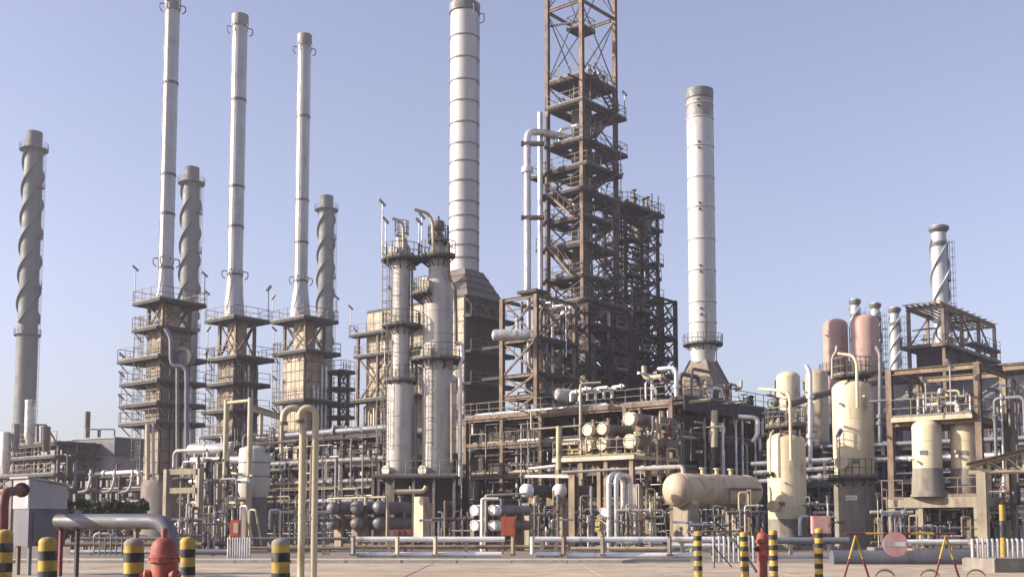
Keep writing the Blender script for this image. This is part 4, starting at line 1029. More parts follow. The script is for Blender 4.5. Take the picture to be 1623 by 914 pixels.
# overhead line and lift platform in the open top
p1 = q(-a_*.45, b_*.45, 0)
pipe(t, [p1 + Z*zt(118, Y), p1 + Z*zt(-120, Y)], .26, M['palecol'], n=12)
z = zt(28, Y); deck_uv(t, C, -a_*.62, -a_*.2, b_*.2, b_*.6, z, 'nsew'); member('beam', t, M['steeld'], q(-a_, .5, z+.5), q(-.05, .05, z-.25), .16, .16, 'box')
mb = MB(); mb.cyl(q(-a_*.25, b_*.55, zt(118, Y)+.3), q(-a_*.25, b_*.55, zt(100, Y)), .45, n=14); mb.build('reflux_drum', M['greysteel'], t)
for i in range(5): 
    z = zt(112 - i*3, Y); mb = MB(); c = q(-a_*.1, b_*(.15+.15*i), zt(118, Y)+.25); mb.cyl(c, c+Z*(.8+.3*(i % 3)), .12, n=8); mb.box(c+Z*.9, U*.2, V*.15, Z*.12); mb.build('relief_valve', M['greysteel'], t)
# white overhead pipes down the left face
yy = Y + 1.0
xw = P(836, 400, yy).x; xw2 = P(857, 400, yy).x
def at_z(px, py, Y_): return P(px, py, Y_)
pipe(t, [q(-a_*.5, b_*.4, zt(205, Y)), V3((xw+1.2, yy+.6, zt(206, yy))), V3((xw, yy, zt(209, yy))), V3((xw, yy, zt(470, yy)))], .34, M['silver2'], 1.3, n=16, flanges=1)
pipe(t, [V3((xw2, yy+1.2, zt(172, yy))), V3((xw2, yy+1.2, zt(700, yy)))], .26, M['silver2'], n=12)
for py in (228, 345):
    z = zt(py, yy); mb = MB(); mb.box(V3((xw+.5, yy, z)), V3((1.1,0,0)), V3((0,.45,0)), Z*.12); mb.build('pipe_guide', M['steel'], t)
deck_uv(t, C, -a_-2.0, -a_, -.3, 1.6, zt(262, Y), 'sw')
for py, w in ((386, 1.2), (438, 1.0), (302, .9), (343, .8)): deck_uv(t, C, -a_-w, -a_+.02, -.3, b_*.7, zt(py, Y)+.2, 'sw')
# odds and ends hung on every level
for i, py in enumerate(lev_y[3:-1]):
    clutter(t, C, -a_*.95, -.15, .2, b_*.9, zt(py, Y)+.3, zt(py, Y)+2.2, 5, seed=200+i, rr=(.05, .13), verticals=.5, mats=['silver2', 'steel', 'greysteel', 'palecol', 'steeld', 'steel2', 'dkred'])

# ------------------------------------------------------------------ dark stair frame right of the tower
C = P(992, 480, 112); C.z = 0
a_ = abs(along(C, -U, 958, 25)); b_ = along(C, V, 1043, 25)
t = thing('stair_frame', 'dark steel stair and drum frame attached right of tall tower', 'steel frame', C)
lev = [600, 565, 530, 498, 466, 436, 408, 380, 352, 326]
zs = [zt(y, 112) for y in lev]
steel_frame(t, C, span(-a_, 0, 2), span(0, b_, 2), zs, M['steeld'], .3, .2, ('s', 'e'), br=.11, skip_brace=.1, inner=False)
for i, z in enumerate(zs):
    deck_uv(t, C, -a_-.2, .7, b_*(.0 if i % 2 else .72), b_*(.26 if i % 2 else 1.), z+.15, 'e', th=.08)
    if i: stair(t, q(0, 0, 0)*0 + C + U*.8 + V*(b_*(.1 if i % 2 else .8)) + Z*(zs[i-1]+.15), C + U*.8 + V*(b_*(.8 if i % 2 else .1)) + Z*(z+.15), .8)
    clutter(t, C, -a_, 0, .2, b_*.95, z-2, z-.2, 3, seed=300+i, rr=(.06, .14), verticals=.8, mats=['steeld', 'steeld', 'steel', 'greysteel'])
deck_uv(t, C, -a_-.4, .6, -.4, b_+.4, zs[-1]+.16, 'nsew', lamp=((-a_-.3, -.3),))
mb = MB(); c = C - U*.4 + V*(b_*.62); mb.lathe(c, Z, [(.001, zt(374, 112)), (.8, zt(371, 112)), (.95, zt(368, 112)), (.95, zt(340, 112)), (.8, zt(336, 112)), (.001, zt(333, 112))], 20); mb.build('drum', M['brownves'], t)
for i in range(6):
    c = C - U*(a_*.8*rng.random()) + V*(b_*(.3+.12*i)) + Z*(zs[-1]+.2); mb = MB(); h = .9+1.2*rng.random(); mb.cyl(c, c+Z*h, .14, n=8); mb.cyl(c+Z*h, c+Z*(h+.1), .3, n=10); mb.cyl(c+Z*h*.4, c+Z*(h*.4+.1), .26, n=10); mb.build('relief_valve', M[rng.choice(('steel2', 'greysteel', 'steel'))], t)
for v in (.75, .95): pipe(t, [C + V*(b_*v) + U*.3 + Z*(zs[-1]-1), C + V*(b_*v) + U*.3 + Z*(zs[-1]+2.2)], .09, M['greysteel'])
# lower block
C = P(1004, 560, 106); C.z = 0
a_ = abs(along(C, -U, 932, 18)); b_ = along(C, V, 1071, 18)
t = thing('dark_steel_block', 'dense dark steel block at the foot of the tall tower, right side', 'steel frame', C)
lev = [745, 700, 655, 620, 588, 556, 524, 492, 460]
zs = [zt(y, 106) for y in lev]
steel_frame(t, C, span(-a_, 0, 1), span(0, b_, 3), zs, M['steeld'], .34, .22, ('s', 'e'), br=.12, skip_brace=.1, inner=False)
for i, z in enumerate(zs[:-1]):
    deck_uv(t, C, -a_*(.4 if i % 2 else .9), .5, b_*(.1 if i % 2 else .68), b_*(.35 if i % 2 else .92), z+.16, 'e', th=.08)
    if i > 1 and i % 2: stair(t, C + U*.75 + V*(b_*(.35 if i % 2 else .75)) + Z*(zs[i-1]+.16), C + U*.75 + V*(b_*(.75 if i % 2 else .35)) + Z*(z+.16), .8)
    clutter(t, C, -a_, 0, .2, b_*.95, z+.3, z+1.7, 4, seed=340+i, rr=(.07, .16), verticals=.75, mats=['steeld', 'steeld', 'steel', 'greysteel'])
for k, (u, v, r) in enumerate(((-a_*.5, b_*.3, .5),)):
    mb = MB(); c = C + U*u + V*v; z1 = zs[-2-(k % 2)]+1; mb.lathe(c, Z, [(r, 2), (r, z1), (r*.7, z1+.3), (.001, z1+.4)], 20); mb.build('vessel', M['brownves'], t)
# block below the tower
C = P(932, 560, 101); C.z = 0
a_ = abs(along(C, -U, 856, 18)); b_ = along(C, V, 1000, 18)
t = thing('tower_base_block', 'dense steel block with dark ducts under the tall tower', 'steel frame', C)
lev = [745, 700, 655, 620, 580, 545, 512, 482]
zs = [zt(y, 101) for y in lev]
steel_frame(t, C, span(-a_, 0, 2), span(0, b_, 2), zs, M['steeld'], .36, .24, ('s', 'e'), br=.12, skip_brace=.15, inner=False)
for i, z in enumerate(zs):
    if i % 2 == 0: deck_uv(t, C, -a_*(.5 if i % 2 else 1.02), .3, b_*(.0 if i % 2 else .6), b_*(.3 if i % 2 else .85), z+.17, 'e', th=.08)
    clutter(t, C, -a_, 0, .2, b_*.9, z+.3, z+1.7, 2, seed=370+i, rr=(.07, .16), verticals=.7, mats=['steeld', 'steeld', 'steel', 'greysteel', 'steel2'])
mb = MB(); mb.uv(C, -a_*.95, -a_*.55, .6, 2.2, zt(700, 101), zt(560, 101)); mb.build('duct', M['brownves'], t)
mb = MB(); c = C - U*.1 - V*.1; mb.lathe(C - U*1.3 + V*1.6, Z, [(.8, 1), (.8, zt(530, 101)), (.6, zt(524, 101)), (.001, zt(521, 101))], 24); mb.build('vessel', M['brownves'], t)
# orange frame at the left foot
C = P(850, 560, 96); C.z = 0
a_ = abs(along(C, -U, 796, 18)); b_ = 5.5
t = thing('orange_steel_frame', 'rust-orange braced frame holding a silver drum left of the tower foot', 'steel frame', C)
zs = [zt(y, 96) for y in (745, 700, 660, 626, 592, 536, 468)]
steel_frame(t, C, [-a_, 0], [0, b_], zs, M['steel'], .38, .3, ('s', 'e'), br=.15, bmat=M['steel'])
for z in zs[3:6]: deck_uv(t, C, -a_-.4, .4, .2, b_, z+.18, '')
deck_uv(t, C, -a_-2.2, -a_, -.1, .6, zs[-2]-.2, '', dm=M['steel2']); deck_uv(t, C, -a_-2.2, -a_, -.1, .6, zs[-3]+.1, '', dm=M['steel2'])
deck_uv(t, C, -a_*.45, .3, -.4, 1.2, zs[-1]+.5, '', dm=M['steel2'])
clutter(t, C, -a_, 0, .4, b_, 6, zs[-1], 40, seed=401, rr=(.06, .18), mats=['silver2', 'greysteel', 'steel', 'pipegrey', 'steel2', 'palecol'])
pipe(t, [P(838, 470, 96.8), P(838, 575, 96.8), P(847, 590, 97.2)], .16, M['palecol'], .8)
p = P(779, 531, 95.5); d = (U*.75 + V*.55).normalized(); r = .5
td = thing('silver_drum', 'silver horizontal drum poking out left of the orange frame', 'drum', V3((p.x, p.y, p.z-.5)))
mb = MB(); mb.lathe(p, d, [(.001, 0), (r*.6, .06), (r*.92, .2), (r, .4), (r, 2.9), (r*.9, 3.15), (.001, 3.3)], 20); mb.build('shell', M['silver2'], td)
for k in (.9, 1.7, 2.5): mb = MB(); mb.lathe(p, d, [(r, k-.04), (r*1.03, k-.04), (r*1.03, k+.04), (r, k+.04)], 20, cap=False); mb.build('band', M['silver2'], td)
mb = MB(); mb.cyl(p + d*2.2 + Z*r*.8, p + d*2.2 + Z*1.3, .14, n=10); mb.cyl(p + d*2.2 + Z*1.2, p + d*2.2 + Z*1.35, .25, n=12); mb.build('nozzle', M['palecol'], td)
# ------------------------------------------------------------------ main pipe rack in front of the tower
Y = 80.
C = P(1065, 700, Y); C.z = 0
a_ = abs(along(C, -U, 738)); b_ = along(C, V, 1232)
t = thing('main_pipe_rack', 'long pipe rack with orange edge beam in front of the steel tower', 'pipe rack', C)
zs = [zt(y, Y) for y in (795, 745, 690, 641)]
steel_frame(t, C, span(-a_, 0, 5), span(0, b_, 4), zs, M['steel'], .32, .36, (), inner=False, bmat=M['steel'])
for z in (zs[3], zs[2]): deck_uv(t, C, -a_, .1, -.1, b_*.9, z+.25, 's' if z == zs[3] else '', rm=M['steel'])
deck_uv(t, C, -.2, .9, .2, b_, zt(628, Y), 'e', rm=M['steeld'])
rack_pipes(t, C, -a_, -.5, .2, 3.0, zs[3]+.3, 9, seed=31, rr=(.07, .24), drops=.1, mats=['silver2', 'silver2', 'steel', 'palecol', 'creampipe', 'greysteel'])
rack_pipes(t, C, -a_, -.5, .1, 5.0, zs[2]+.3, 10, seed=32, rr=(.07, .2), drops=.3)
rack_pipes(t, C, -a_, -.5, .1, 5.0, zs[1]+.2, 12, seed=33, rr=(.07, .2), drops=.4)
rack_pipes(t, C, -a_, -.5, .1, 5.0, zs[0]+.2, 10, seed=34, rr=(.06, .16), drops=.4)
rack_pipes(t, C, -6, -.4, .5, b_, zs[3]+.35, 6, seed=35, axis='v', rr=(.1, .26), drops=.2)
rack_pipes(t, C, -5, 0., .5, b_, zs[1]+.2, 8, seed=36, axis='v', rr=(.07, .2))
rack_pipes(t, C, -5, .6, .5, b_, zs[2]+.2, 8, seed=37, axis='v', rr=(.07, .2))
clutter(t, C, -a_, -.2, -.5, 2.0, .3, zs[2], 75, seed=38, rr=(.04, .13))
clutter(t, C, -a_, -.2, -.8, 1.0, .3, zs[3], 70, seed=41, rr=(.025, .06))
clutter(t, C, .1, .9, .3, b_, .3, zs[3], 45, seed=39, rr=(.05, .16), mats=['steeld', 'greysteel', 'silver2', 'pipegrey', 'creampipe', 'steel'])
clutter(t, C, -4, .4, 1, b_, zs[3]+.3, zs[3]+2.6, 30, seed=40, rr=(.06, .2), mats=['silver2', 'steel', 'creampipe', 'greysteel', 'brownves', 'steeld'])
q = lambda u, v, z: C + U*u + V*v + Z*z
mb = MB()
for i in range(4): mb.uv(C, -4.5+i*.01, -.2, 1.5+i*3.2, 4.2+i*3.2, zs[1]+.8, zs[3]-.5)
mb.build('dark_mass', M['furnaced'], t)  # dark boxes added to deepen the right part of the rack
mb = MB(); mb.uv(C, -a_*.98, -a_*.66, 1.2, 5, .3, zs[3]-.6); mb.build('shade_block', M['furnaced'], t)  # dark box added to imitate deep shade at the rack's left end
mb = MB(); mb.uv(C, -a_*.64, -4.7, 4.2, 5.5, .3, zs[2]-.3); mb.build('shade_filler', M['furnaced'], t)  # added dark filler behind the pipes, in place of shade
mb = MB(); mb.uv(C, .92, 1.0, .1, b_+.3, zt(628, Y)-1.0, zt(628, Y)-.05); mb.build('fascia', M['steeld'], t)
mb = MB(); mb.uv(C, -.3, .2, .6, b_*.95, .3, zs[1]-.2); mb.build('dark_fill_wall', M['furnaced'], t)  # dark filler wall closing the gaps low in the rack
# things on the deck: white pump group, cylinder
mb = MB(); p = P(880, 625, 84.5); mb.lathe(p, V*.8+U*.3, [(.001, 0), (.35, .05), (.5, .25), (.5, 1.6), (.001, 1.8)], 16); mb.build('drum', M['palecol'], t)
for i in range(6):
    p = P(905 + i*13, 632 - i, 83); pipe(t, [p - Z*.2, p + Z*(.5+.15*(i%2)), p + Z*(.5+.15*(i%2)) + U*1.1], .11, M['white'], .2, flanges=1)
pipe(t, [P(920, 720, 79), P(920, 608, 79), P(952, 606, 79)], .09, M['creampipe'], .2); pipe(t, [P(842, 652, 79), P(842, 680, 79), P(920, 674, 78)], .07, M['creampipe'], .15)
pipe(t, [P(1132, 650, 80), P(1132, 708, 80)], .24, M['creampipe'], n=12); pipe(t, [P(1063, 640, 80), P(1126, 633, 80)], .13, M['creampipe'])
pipe(t, [P(1192, 700, 81), P(1200, 690, 81), P(1201, 662, 81), P(1170, 660, 81)], .17, M['silver2'], .4)
pipe(t, [P(886, 744, 76), P(886, 675, 76)], .2, M['creampipe'], n=10)
pipe(t, [P(838, 743, 77), P(890, 737, 76.5)], .12, M['white']); pipe(t, [P(890, 748, 74), P(1082, 738, 73)], .09, M['palecol'])
pipe(t, [P(836, 755, 74), P(900, 752, 74)], .1, M['palecol'])
# ------------------------------------------------------------------ heat exchangers
def exchanger(label, px, py, Y, r_px, L, shell, head, group, d=None, z_legs=None, name='heat_exchanger', dish=False):
    p = P(px, py, Y); r = r_px*mpp(Y); d = (d or V).normalized()
    t = thing(name, label, 'heat exchanger', V3((p.x, p.y, max(0, p.z-r))), group)
    mb = MB(); mb.lathe(p, d, [(r*.92, .5), (r*.92, L)] + [(r*.92*math.cos(R(90)*i/5), L+r*.4*math.sin(R(90)*i/5)) for i in range(1, 6)], 20); sh = mb.build('shell', M[shell], t)
    mb = MB()
    if dish: mb.lathe(p, d, [(.001, -r*.55), (r*.5, -r*.47), (r*.82, -r*.25), (r, 0.02), (r, .35)], 24, cap=False)
    else: mb.lathe(p, d, [(.001, 0), (r*.86, 0), (r*.86, -.03), (r, -.03), (r, .12), (r*.9, .13), (r*.9, .30), (r, .31), (r, .43), (r*.85, .44)], 24)
    mb.build('channel_head', M[head], t)
    if not dish:
        for i in range(10):
            a = 2*math.pi*i/10; x = d.cross(Z).normalized(); w = p + (x*math.cos(a) + Z*math.sin(a))*r*.93 - d*.03
            mb = MB(); mb.cyl(w - d*.04, w, .03, n=6); mb.build('bolt', M[head], t)
    for k in (.25, .28 + .5):
        c = p + d*L*k; mb = MB(); mb.cyl(c + Z*r*.8, c + Z*(r+.32), r*.28, n=10); mb.cyl(c + Z*(r+.25), c + Z*(r+.34), r*.45, n=12); mb.build('nozzle', M[shell], t)
        zb = z_legs if z_legs is not None else max(0, c.z - r - .6)
        mb = MB(); h = (c.z - r*.6 - zb)/2; mb.box(V3((c.x, c.y, zb+h)), d*.1, d.cross(Z).normalized()*r*.75, Z*h); mb.build('saddle', M['steel2'], t)
    return t
ge = 'cream heat exchangers stacked on the pipe rack'
zx = zt(716, 74)
for lb, px, py, rp, L, Yx in (('upper right cream exchanger with pale round end on the rack', 997, 663, 11, 5.2, 73.0), ('lower right cream exchanger with pale round end on the rack', 998, 699, 12, 5.2, 72.6),
        ('small yellow-ended exchanger at the top of the middle pair', 954, 679, 9.5, 3.2, 74.3), ('small exchanger at the bottom of the middle pair', 954, 703, 10, 3.2, 74.2),
        ('leftmost lower cream exchanger of the stacked group', 930, 706, 10, 3.2, 75.0), ('leftmost upper cream exchanger of the stacked group', 931, 681, 9.5, 3.0, 75.1)):
    exchanger(lb, px, py, Yx, rp, L, 'exshell', 'cream', ge)
Cx = P(1000, 716, 73); Cx.z = 0
t = thing('exchanger_deck', 'cream railed deck carrying the stacked cream exchangers', 'platform', Cx)
ax = abs(along(Cx, -U, 885)); 
deck_uv(t, Cx, -ax, .6, -.6, 5, zt(722, 73), 's', rm=M['creampipe']); 
for u in span(-ax+.2, .3, 3):
    for v in (-.3, 4.5): member('column', t, M['steel2'], Cx+U*u+V*v, Cx+U*u+V*v+Z*(zt(722, 73)-.16), .3)
clutter(t, Cx, -ax, .8, -.5, .8, zt(722, 73), zt(700, 73), 12, seed=60, rr=(.04, .09), mats=['creampipe', 'creampipe', 'tan', 'yellow', 'creampipe', 'dkred', 'steel'])
clutter(t, Cx, .3, 1.2, .5, 5, zt(760, 73), zt(668, 73), 20, seed=61, rr=(.05, .12), mats=['tan', 'steel', 'dkred', 'greysteel', 'creampipe'])
# drums with ball-like ends
for lb, px in (('grey ball-ended drum on the left concrete pier below the rack', 832), ('grey ball-ended drum on the right concrete pier below the rack', 884)):
    tt = exchanger(lb, px, 777, 66, 11, 3.2, 'furnaced', 'white', 'grey ball-ended drums on concrete piers', name='ball_ended_drum', dish=True, z_legs=zt(801, 66))
    tt['category'] = 'drum'
for px, lb, w in ((840, 'concrete pier under the left ball-ended drum', 13), (893, 'concrete pier under the right ball-ended drum', 14), (1011, 'concrete pier left of the large cream drum', 12)):
    p = P(px, 820, 66.5); tt = thing('concrete_pier', lb, 'pier', V3((p.x, 66.5, 0)), 'concrete piers below the pipe rack')
    z = zt(800 if px < 1000 else 770, 66.5); h = w/2*mpp(66.5)
    mb = MB(); mb.box(V3((p.x, 67, z/2)), U*h, V*h*1.6, Z*(z/2)); mb.build('shaft', M['fireproof'], tt)
    mb = MB(); mb.box(V3((p.x, 67, z+.06)), U*h*1.2, V*h*1.8, Z*.055); mb.build('cap', M['concrete'], tt)
# portal of rust posts in front
for lb, px, y0, mt, w, Yp in (('orange-cream steel stanchion right of the ball-ended drums', 909, 752, 'steel2', .42, 65.5),):
    p = P(px, y0, Yp); tt = thing('stanchion', lb, 'post', V3((p.x, Yp, 0)))
    member('shaft', tt, M[mt], V3((p.x, Yp, 0)), V3((p.x, Yp, p.z)), w); mb = MB(); mb.box(V3((p.x, Yp, .06)), V3((.35,0,0)), V3((0,.35,0)), Z*.06); mb.build('base', M['concrete'], tt)
    a = P(834, 754, Yp+3); member('arm', tt, M['palecol'], V3((p.x-.2, Yp, p.z-.1)), a, .16, .16, 'box')
# white-ended exchanger pairs with frame
gw = 'small white-ended exchangers left of the orange cabinet'
for lb, px, py in (('upper left of four small white-ended exchangers', 752, 808), ('upper right of four small white-ended exchangers', 781, 808), ('lower left of four small white-ended exchangers', 752, 832), ('lower right of four small white-ended exchangers', 781, 832)):
    exchanger(lb, px, py, 62, 8.6, 3.0, 'greysteel', 'white', gw, z_legs=0.)
p = P(764, 790, 61.6); tt = thing('pipe_portal', 'small white pipe portal standing among the white-ended exchangers', 'pipe portal', V3((p.x, 61.6, 0)))
pipe(tt, [V3((p.x, 61.6, 0)), V3((p.x, 61.6, p.z)), V3((P(790, 790, 61.6).x, 61.6, p.z))], .08, M['white'], .1)
pipe(tt, [V3((p.x+.2, 61.8, 1)), V3((p.x+.2, 61.8, p.z+.2)), V3((p.x+2.4, 62.5, p.z+.3))], .06, M['creampipe'], .1)
for lb, px, py, mt in (('white disc-ended exchanger beside twin hoop pipes, upper', 957, 812, 'white'), ('white disc-ended exchanger beside twin hoop pipes, lower', 957, 835, 'white'), ('yellow disc-ended exchanger left of the twin hoop pipes', 946, 832, 'yellow')):
    exchanger(lb, px, py, 62.5, 8.4, 2.2, 'brownves', mt, 'small disc-ended exchangers beside the hoop pipes', z_legs=0.)
gd = 'dark grey exchangers in the shade left of the pale columns'
for lb, px, py, rp in (('dark exchanger right of cream vent pipes, upper of pair', 525, 805, 11), ('dark exchanger right of cream vent pipes, lower of pair', 525, 829, 11), ('dark middle exchanger of the shaded row, upper', 563, 804, 12),
        ('dark middle exchanger of the shaded row, lower', 563, 829, 12), ('dark rightmost exchanger of the shaded row, upper', 598, 804, 12), ('dark rightmost exchanger of the shaded row, lower', 598, 829, 12)):
    exchanger(lb, px, py, 70, rp*.92, 2.6, 'brownves', 'greysteel', gd, z_legs=0., dish=True)
p = P(614, 787, 68); tt = thing('pipe_portal', 'thin cream pipe portal over the dark shaded exchangers', 'pipe portal', V3((p.x, 68, 0)))
pipe(tt, [V3((p.x, 68, 0)), p, P(520, 790, 70)], .075, M['creampipe'], .12)
pipe(tt, [P(580, 787, 68.5), P(580, 800, 68.5)], .12, M['creampipe'])
# twin hoop pipes
for lb, px in (('left of the twin silver hoop pipes', 965), ('right of the twin silver hoop pipes', 976)):
    p = P(px, 752, 62.0); r = 4.2*mpp(62); tt = thing('hoop_pipe', lb, 'pipe', V3((p.x, 62, 0)), 'twin silver hoop pipes below the rack')
    pipe(tt, [V3((p.x, 62, 0)), V3((p.x, 62, p.z)), V3((p.x+.9, 63.2, p.z)), V3((p.x+.9, 63.2, p.z-2))], r, M['silver2'], .5, n=12)
    mb = MB(); mb.cyl(V3((p.x, 62, .5)), V3((p.x, 62, .58)), r*1.7, n=12); mb.build('flange', M['greysteel'], tt)
# cabinets
def cabinet(label, x0, x1, y0, y1, Y, mat, depth=.35):
    a, b = P(x0, y1, Y), P(x1, y0, Y); zb = max(.12, zt(y1, Y)); w = b.x - a.x; h = b.z - zb
    t = thing('fire_hose_cabinet', label, 'cabinet', V3(((a.x+b.x)/2, Y, 0)), 'red fire-hose cabinets among the equipment')
    c = V3(((a.x+b.x)/2, Y, zb+h/2)); mb = MB(); mb.box(c + V3((0, depth/2, 0)), V3((w/2,0,0)), V3((0,depth/2,0)), Z*(h/2)); mb.build('body', M[mat], t)
    mb = MB(); mb.box(c - V3((0,.012,0)), V3((w/2-.05,0,0)), V3((0,.012,0)), Z*(h/2-.05)); d = mb.build('door', M[mat], t)
    mb = MB(); mb.box(c + V3((w*.36,-.04,0)), V3((.02,0,0)), V3((0,.015,0)), Z*.08); mb.build('handle', M['greysteel'], d)
    for k in (-1, 1): mb = MB(); mb.bar(V3((c.x+k*w*.4, Y+.1, 0)), V3((c.x+k*w*.4, Y+.1, zb)), .06); mb.build('leg', M['dkred'], t)
    return t, c, w, h
cabinet('bright orange-red cabinet right of the white-ended exchangers', 794, 817, 818, 849, 56, 'orange')
cabinet('faded red cabinet between the two large cream vessels', 1288, 1317, 817, 845, 56, 'fadedred')
_, c, w, h = cabinet('small orange board with pale sheet under the cream pipe gantry', 364, 381, 823, 850, 52, 'orange', .12)
mb = MB(); mb.box(c + V3((.04, -.045, .02)), V3((w*.22,0,0)), V3((0,.004,0)), Z*(h*.3)); o = mb.build('notice_sheet', M['cream'], _)
for i, (x0, x1, lb) in enumerate(((625, 633, 'small red box at the foot of the slim column'), (634, 641, 'middle small red box at foot of pale columns'), (642, 653, 'wider small red box right of the other red boxes'))):
    cabinet(lb, x0, x1, 838, 849, 55, 'red', .25)
# ------------------------------------------------------------------ large cream drum
Y = 64.; p = P(1073, 776, Y); r = 27*mpp(Y); d = (V*.93+U*.25).normalized(); L = along(p, d, 1186, 3.5) 
t = thing('cream_drum', 'large cream horizontal drum with sunlit rounded end', 'drum', V3((p.x, p.y, 0)))
mb = MB(); prof = [(r*math.cos(R(90-15*i)), -r*.72*math.sin(R(90-15*i))) for i in range(0, 7)]; prof[0] = (.001, -r*.72)
mb.lathe(p, d, prof + [(r, L)] + [(r*math.cos(R(15*i)), L + r*.7*math.sin(R(15*i))) for i in range(1, 7)], 36, cap=False); mb.build('shell', M['tan'], t)
for k in (.03, .5, .95): mb = MB(); mb.lathe(p, d, [(r, L*k-.03), (r+.02, L*k-.03), (r+.02, L*k+.03), (r, L*k+.03)], 36, cap=False); mb.build('weld_seam', M['tan'], t)
x_ = d.cross(Z).normalized()
for k in (.12, .8):
    c = p + d*L*k; mb = MB(); zc = c.z - r*.72; mb.box(V3((c.x, c.y, zc/2)), d*.38, x_*r*.7, Z*(zc/2)); mb.build('pier', M['fireproof'], t)
    mb = MB(); mb.box(V3((c.x, c.y, zc+.1)), d*.22, x_*r*.78, Z*.22); mb.build('saddle', M['tan'], t)
pipe(t, [p + d*.5 + Z*r*.9, p + d*.5 + Z*(r+.38), p - d*.3 - U*2.5 + Z*(r+.3)], .13, M['palecol'], .3, n=10)
for k in (.35, .55, .75): c = p + d*L*k; mb = MB(); mb.cyl(c + Z*r*.9, c + Z*(r+.35), .12, n=10); mb.cyl(c + Z*(r+.28), c + Z*(r+.36), .2, n=12); mb.build('nozzle', M['tan'], t)
pipe(t, [p + d*L*.45 - x_*0 + x_*(r+.25)*0 + U*(r+.3) - Z*p.z*.9, p + d*L*.45 + U*(r+.3) + Z*.1, p + d*L*.9 + U*(r+.3) + Z*.1], .07, M['brownves'], .1)
clutter(t, V3((p.x, p.y, 0)), .2, 1.5, 1.0, 5, .2, p.z-r*.6, 18, seed=71, rr=(.03, .07))
# ------------------------------------------------------------------ two upright cream vessels
def vessel(label, px, Y, w, ytop, ybot, shell, skirt, group, decks=(), head=.35, flare=1.0, skirt_to=0., name='upright_vessel'):
    b = P(px, (ytop+ybot)/2, Y); b.z = 0; r = w/2*mpp(Y); z1, z0 = zt(ytop, Y), zt(ybot, Y)
    t = thing(name, label, 'vessel', V3((b.x, b.y, skirt_to)), group)
    hd = r*head*1.6; prof = [(r, z0), (r, z1-hd)] + [(r*math.cos(R(15*i)), z1-hd+hd*math.sin(R(15*i))) for i in range(1, 7)]
    mb = MB(); mb.lathe(b, Z, prof, 40, cap=False); mb.build('shell', M[shell], t)
    mb = MB(); mb.lathe(b, Z, [(r*1.0*flare+.06, skirt_to), (r*1.0*flare+.06, skirt_to+.15), (r*flare, skirt_to+.16), (r+.012, z0), (r*.9, z0)], 40, cap=False); mb.build('skirt', M[skirt], t)
    for k in (.33, .66): z = z0 + (z1-hd-z0)*k; mb = MB(); mb.lathe(b, Z, [(r, z-.02), (r+.015, z-.02), (r+.015, z+.02), (r, z+.02)], 40, cap=False); mb.build('weld_seam', M[shell], t)
    g_ = random.Random(int(px))
    for k in range(2):
        an = R(g_.uniform(185, 300)); d = V3((math.cos(an), math.sin(an), 0)); c = b + d*r + Z*(z0 + (z1-hd-z0)*g_.uniform(.08, .92)); rr_ = g_.uniform(.035, .06)
        mb = MB(); mb.cyl(c - d*.05, c + d*.2, rr_, n=10); mb.cyl(c + d*.2, c + d*.25, rr_*1.8, n=12); mb.cyl(c + d*.26, c + d*.31, rr_*1.8, n=12); mb.build('nozzle', M[shell], t)
    an = R(g_.uniform(225, 265)); d = V3((math.cos(an), math.sin(an), 0)); c = b + d*(r+.02) + Z*(z0 + .9); mb = MB(); mb.box(c, d.cross(Z)*.2, d*.012, Z*.13); mb.build('nameplate', M['greysteel'], t)
    return t, b, r, z0, z1
gv = 'upright cream vessels right of the horizontal drum'
t, b, r, z0, z1 = vessel('shorter upright cream vessel with vent pipe, right of the drum', 1247, 69, 60, 684, 822, 'cream', 'concrete', gv)
ring_deck(t, b, r*.3, r*1.08, zt(676, 69), n=18, brackets=False); 
for k in range(6): a = R(60*k); pp = b + V3((math.cos(a)*r*.85, math.sin(a)*r*.85, z1-.8)); mb = MB(); mb.bar(pp, V3((pp.x, pp.y, zt(676, 69)-.12)), .1); mb.build('stand_off', M['steeld'], t)
ring_deck(t, b, r, r*1.3, zt(748, 69), R(150), R(215), n=6, rail=False)
pipe(t, [P(1254, 729, 67.2), P(1252, 628, 67.2), P(1246, 619, 67.4), P(1203, 616, 69.5)], .095, M['cream'], .4, n=10)
pipe(t, [P(1221, 750, 68), P(1221, 688, 68), P(1226, 682, 68.3)], .06, M['cream'], .3); manway(t, P(1229, 802, 68.2), V3((-.6,-.8,0)).normalized(), .36, M['cream'])
pipe(t, [P(1218, 770, 67.9), P(1222, 775, 67.7), P(1222, 800, 67.7), P(1218, 806, 67.9)], .05, M['cream'], .15)
pipe(t, [P(1268, 848, 67), P(1268, 818, 67), P(1285, 819, 67.5), P(1288, 840, 67.5)], .12, M['silver2'], .3)
for k in range(5): mb = MB(); c = b + V3((rng.uniform(-.8,.8), rng.uniform(-.6,.6), zt(676, 69))); mb.cyl(c, c+Z*rng.uniform(.3,.8), .12, n=8); mb.cyl(c+Z*.25, c+Z*.33, .22, n=10); mb.build('nozzle', M[rng.choice(('steel', 'greysteel', 'creampipe'))], t)
t, b, r, z0, z1 = vessel('tallest upright cream vessel with brown concrete skirt and side walkway', 1352, 71, 63, 600, 755, 'cream', 'concrete', gv)
ring_deck(t, b, r*.99, r*1.5, zt(757, 71), R(150), R(300), n=12)
ring_deck(t, b, r*.3, r*.95, zt(596, 71), n=18, brackets=False)
for k in range(6): a = R(60*k); pp = b + V3((math.cos(a)*r*.75, math.sin(a)*r*.75, z1-.6)); mb = MB(); mb.bar(pp, V3((pp.x, pp.y, zt(596, 71)-.12)), .1); mb.build('stand_off', M['steeld'], t)
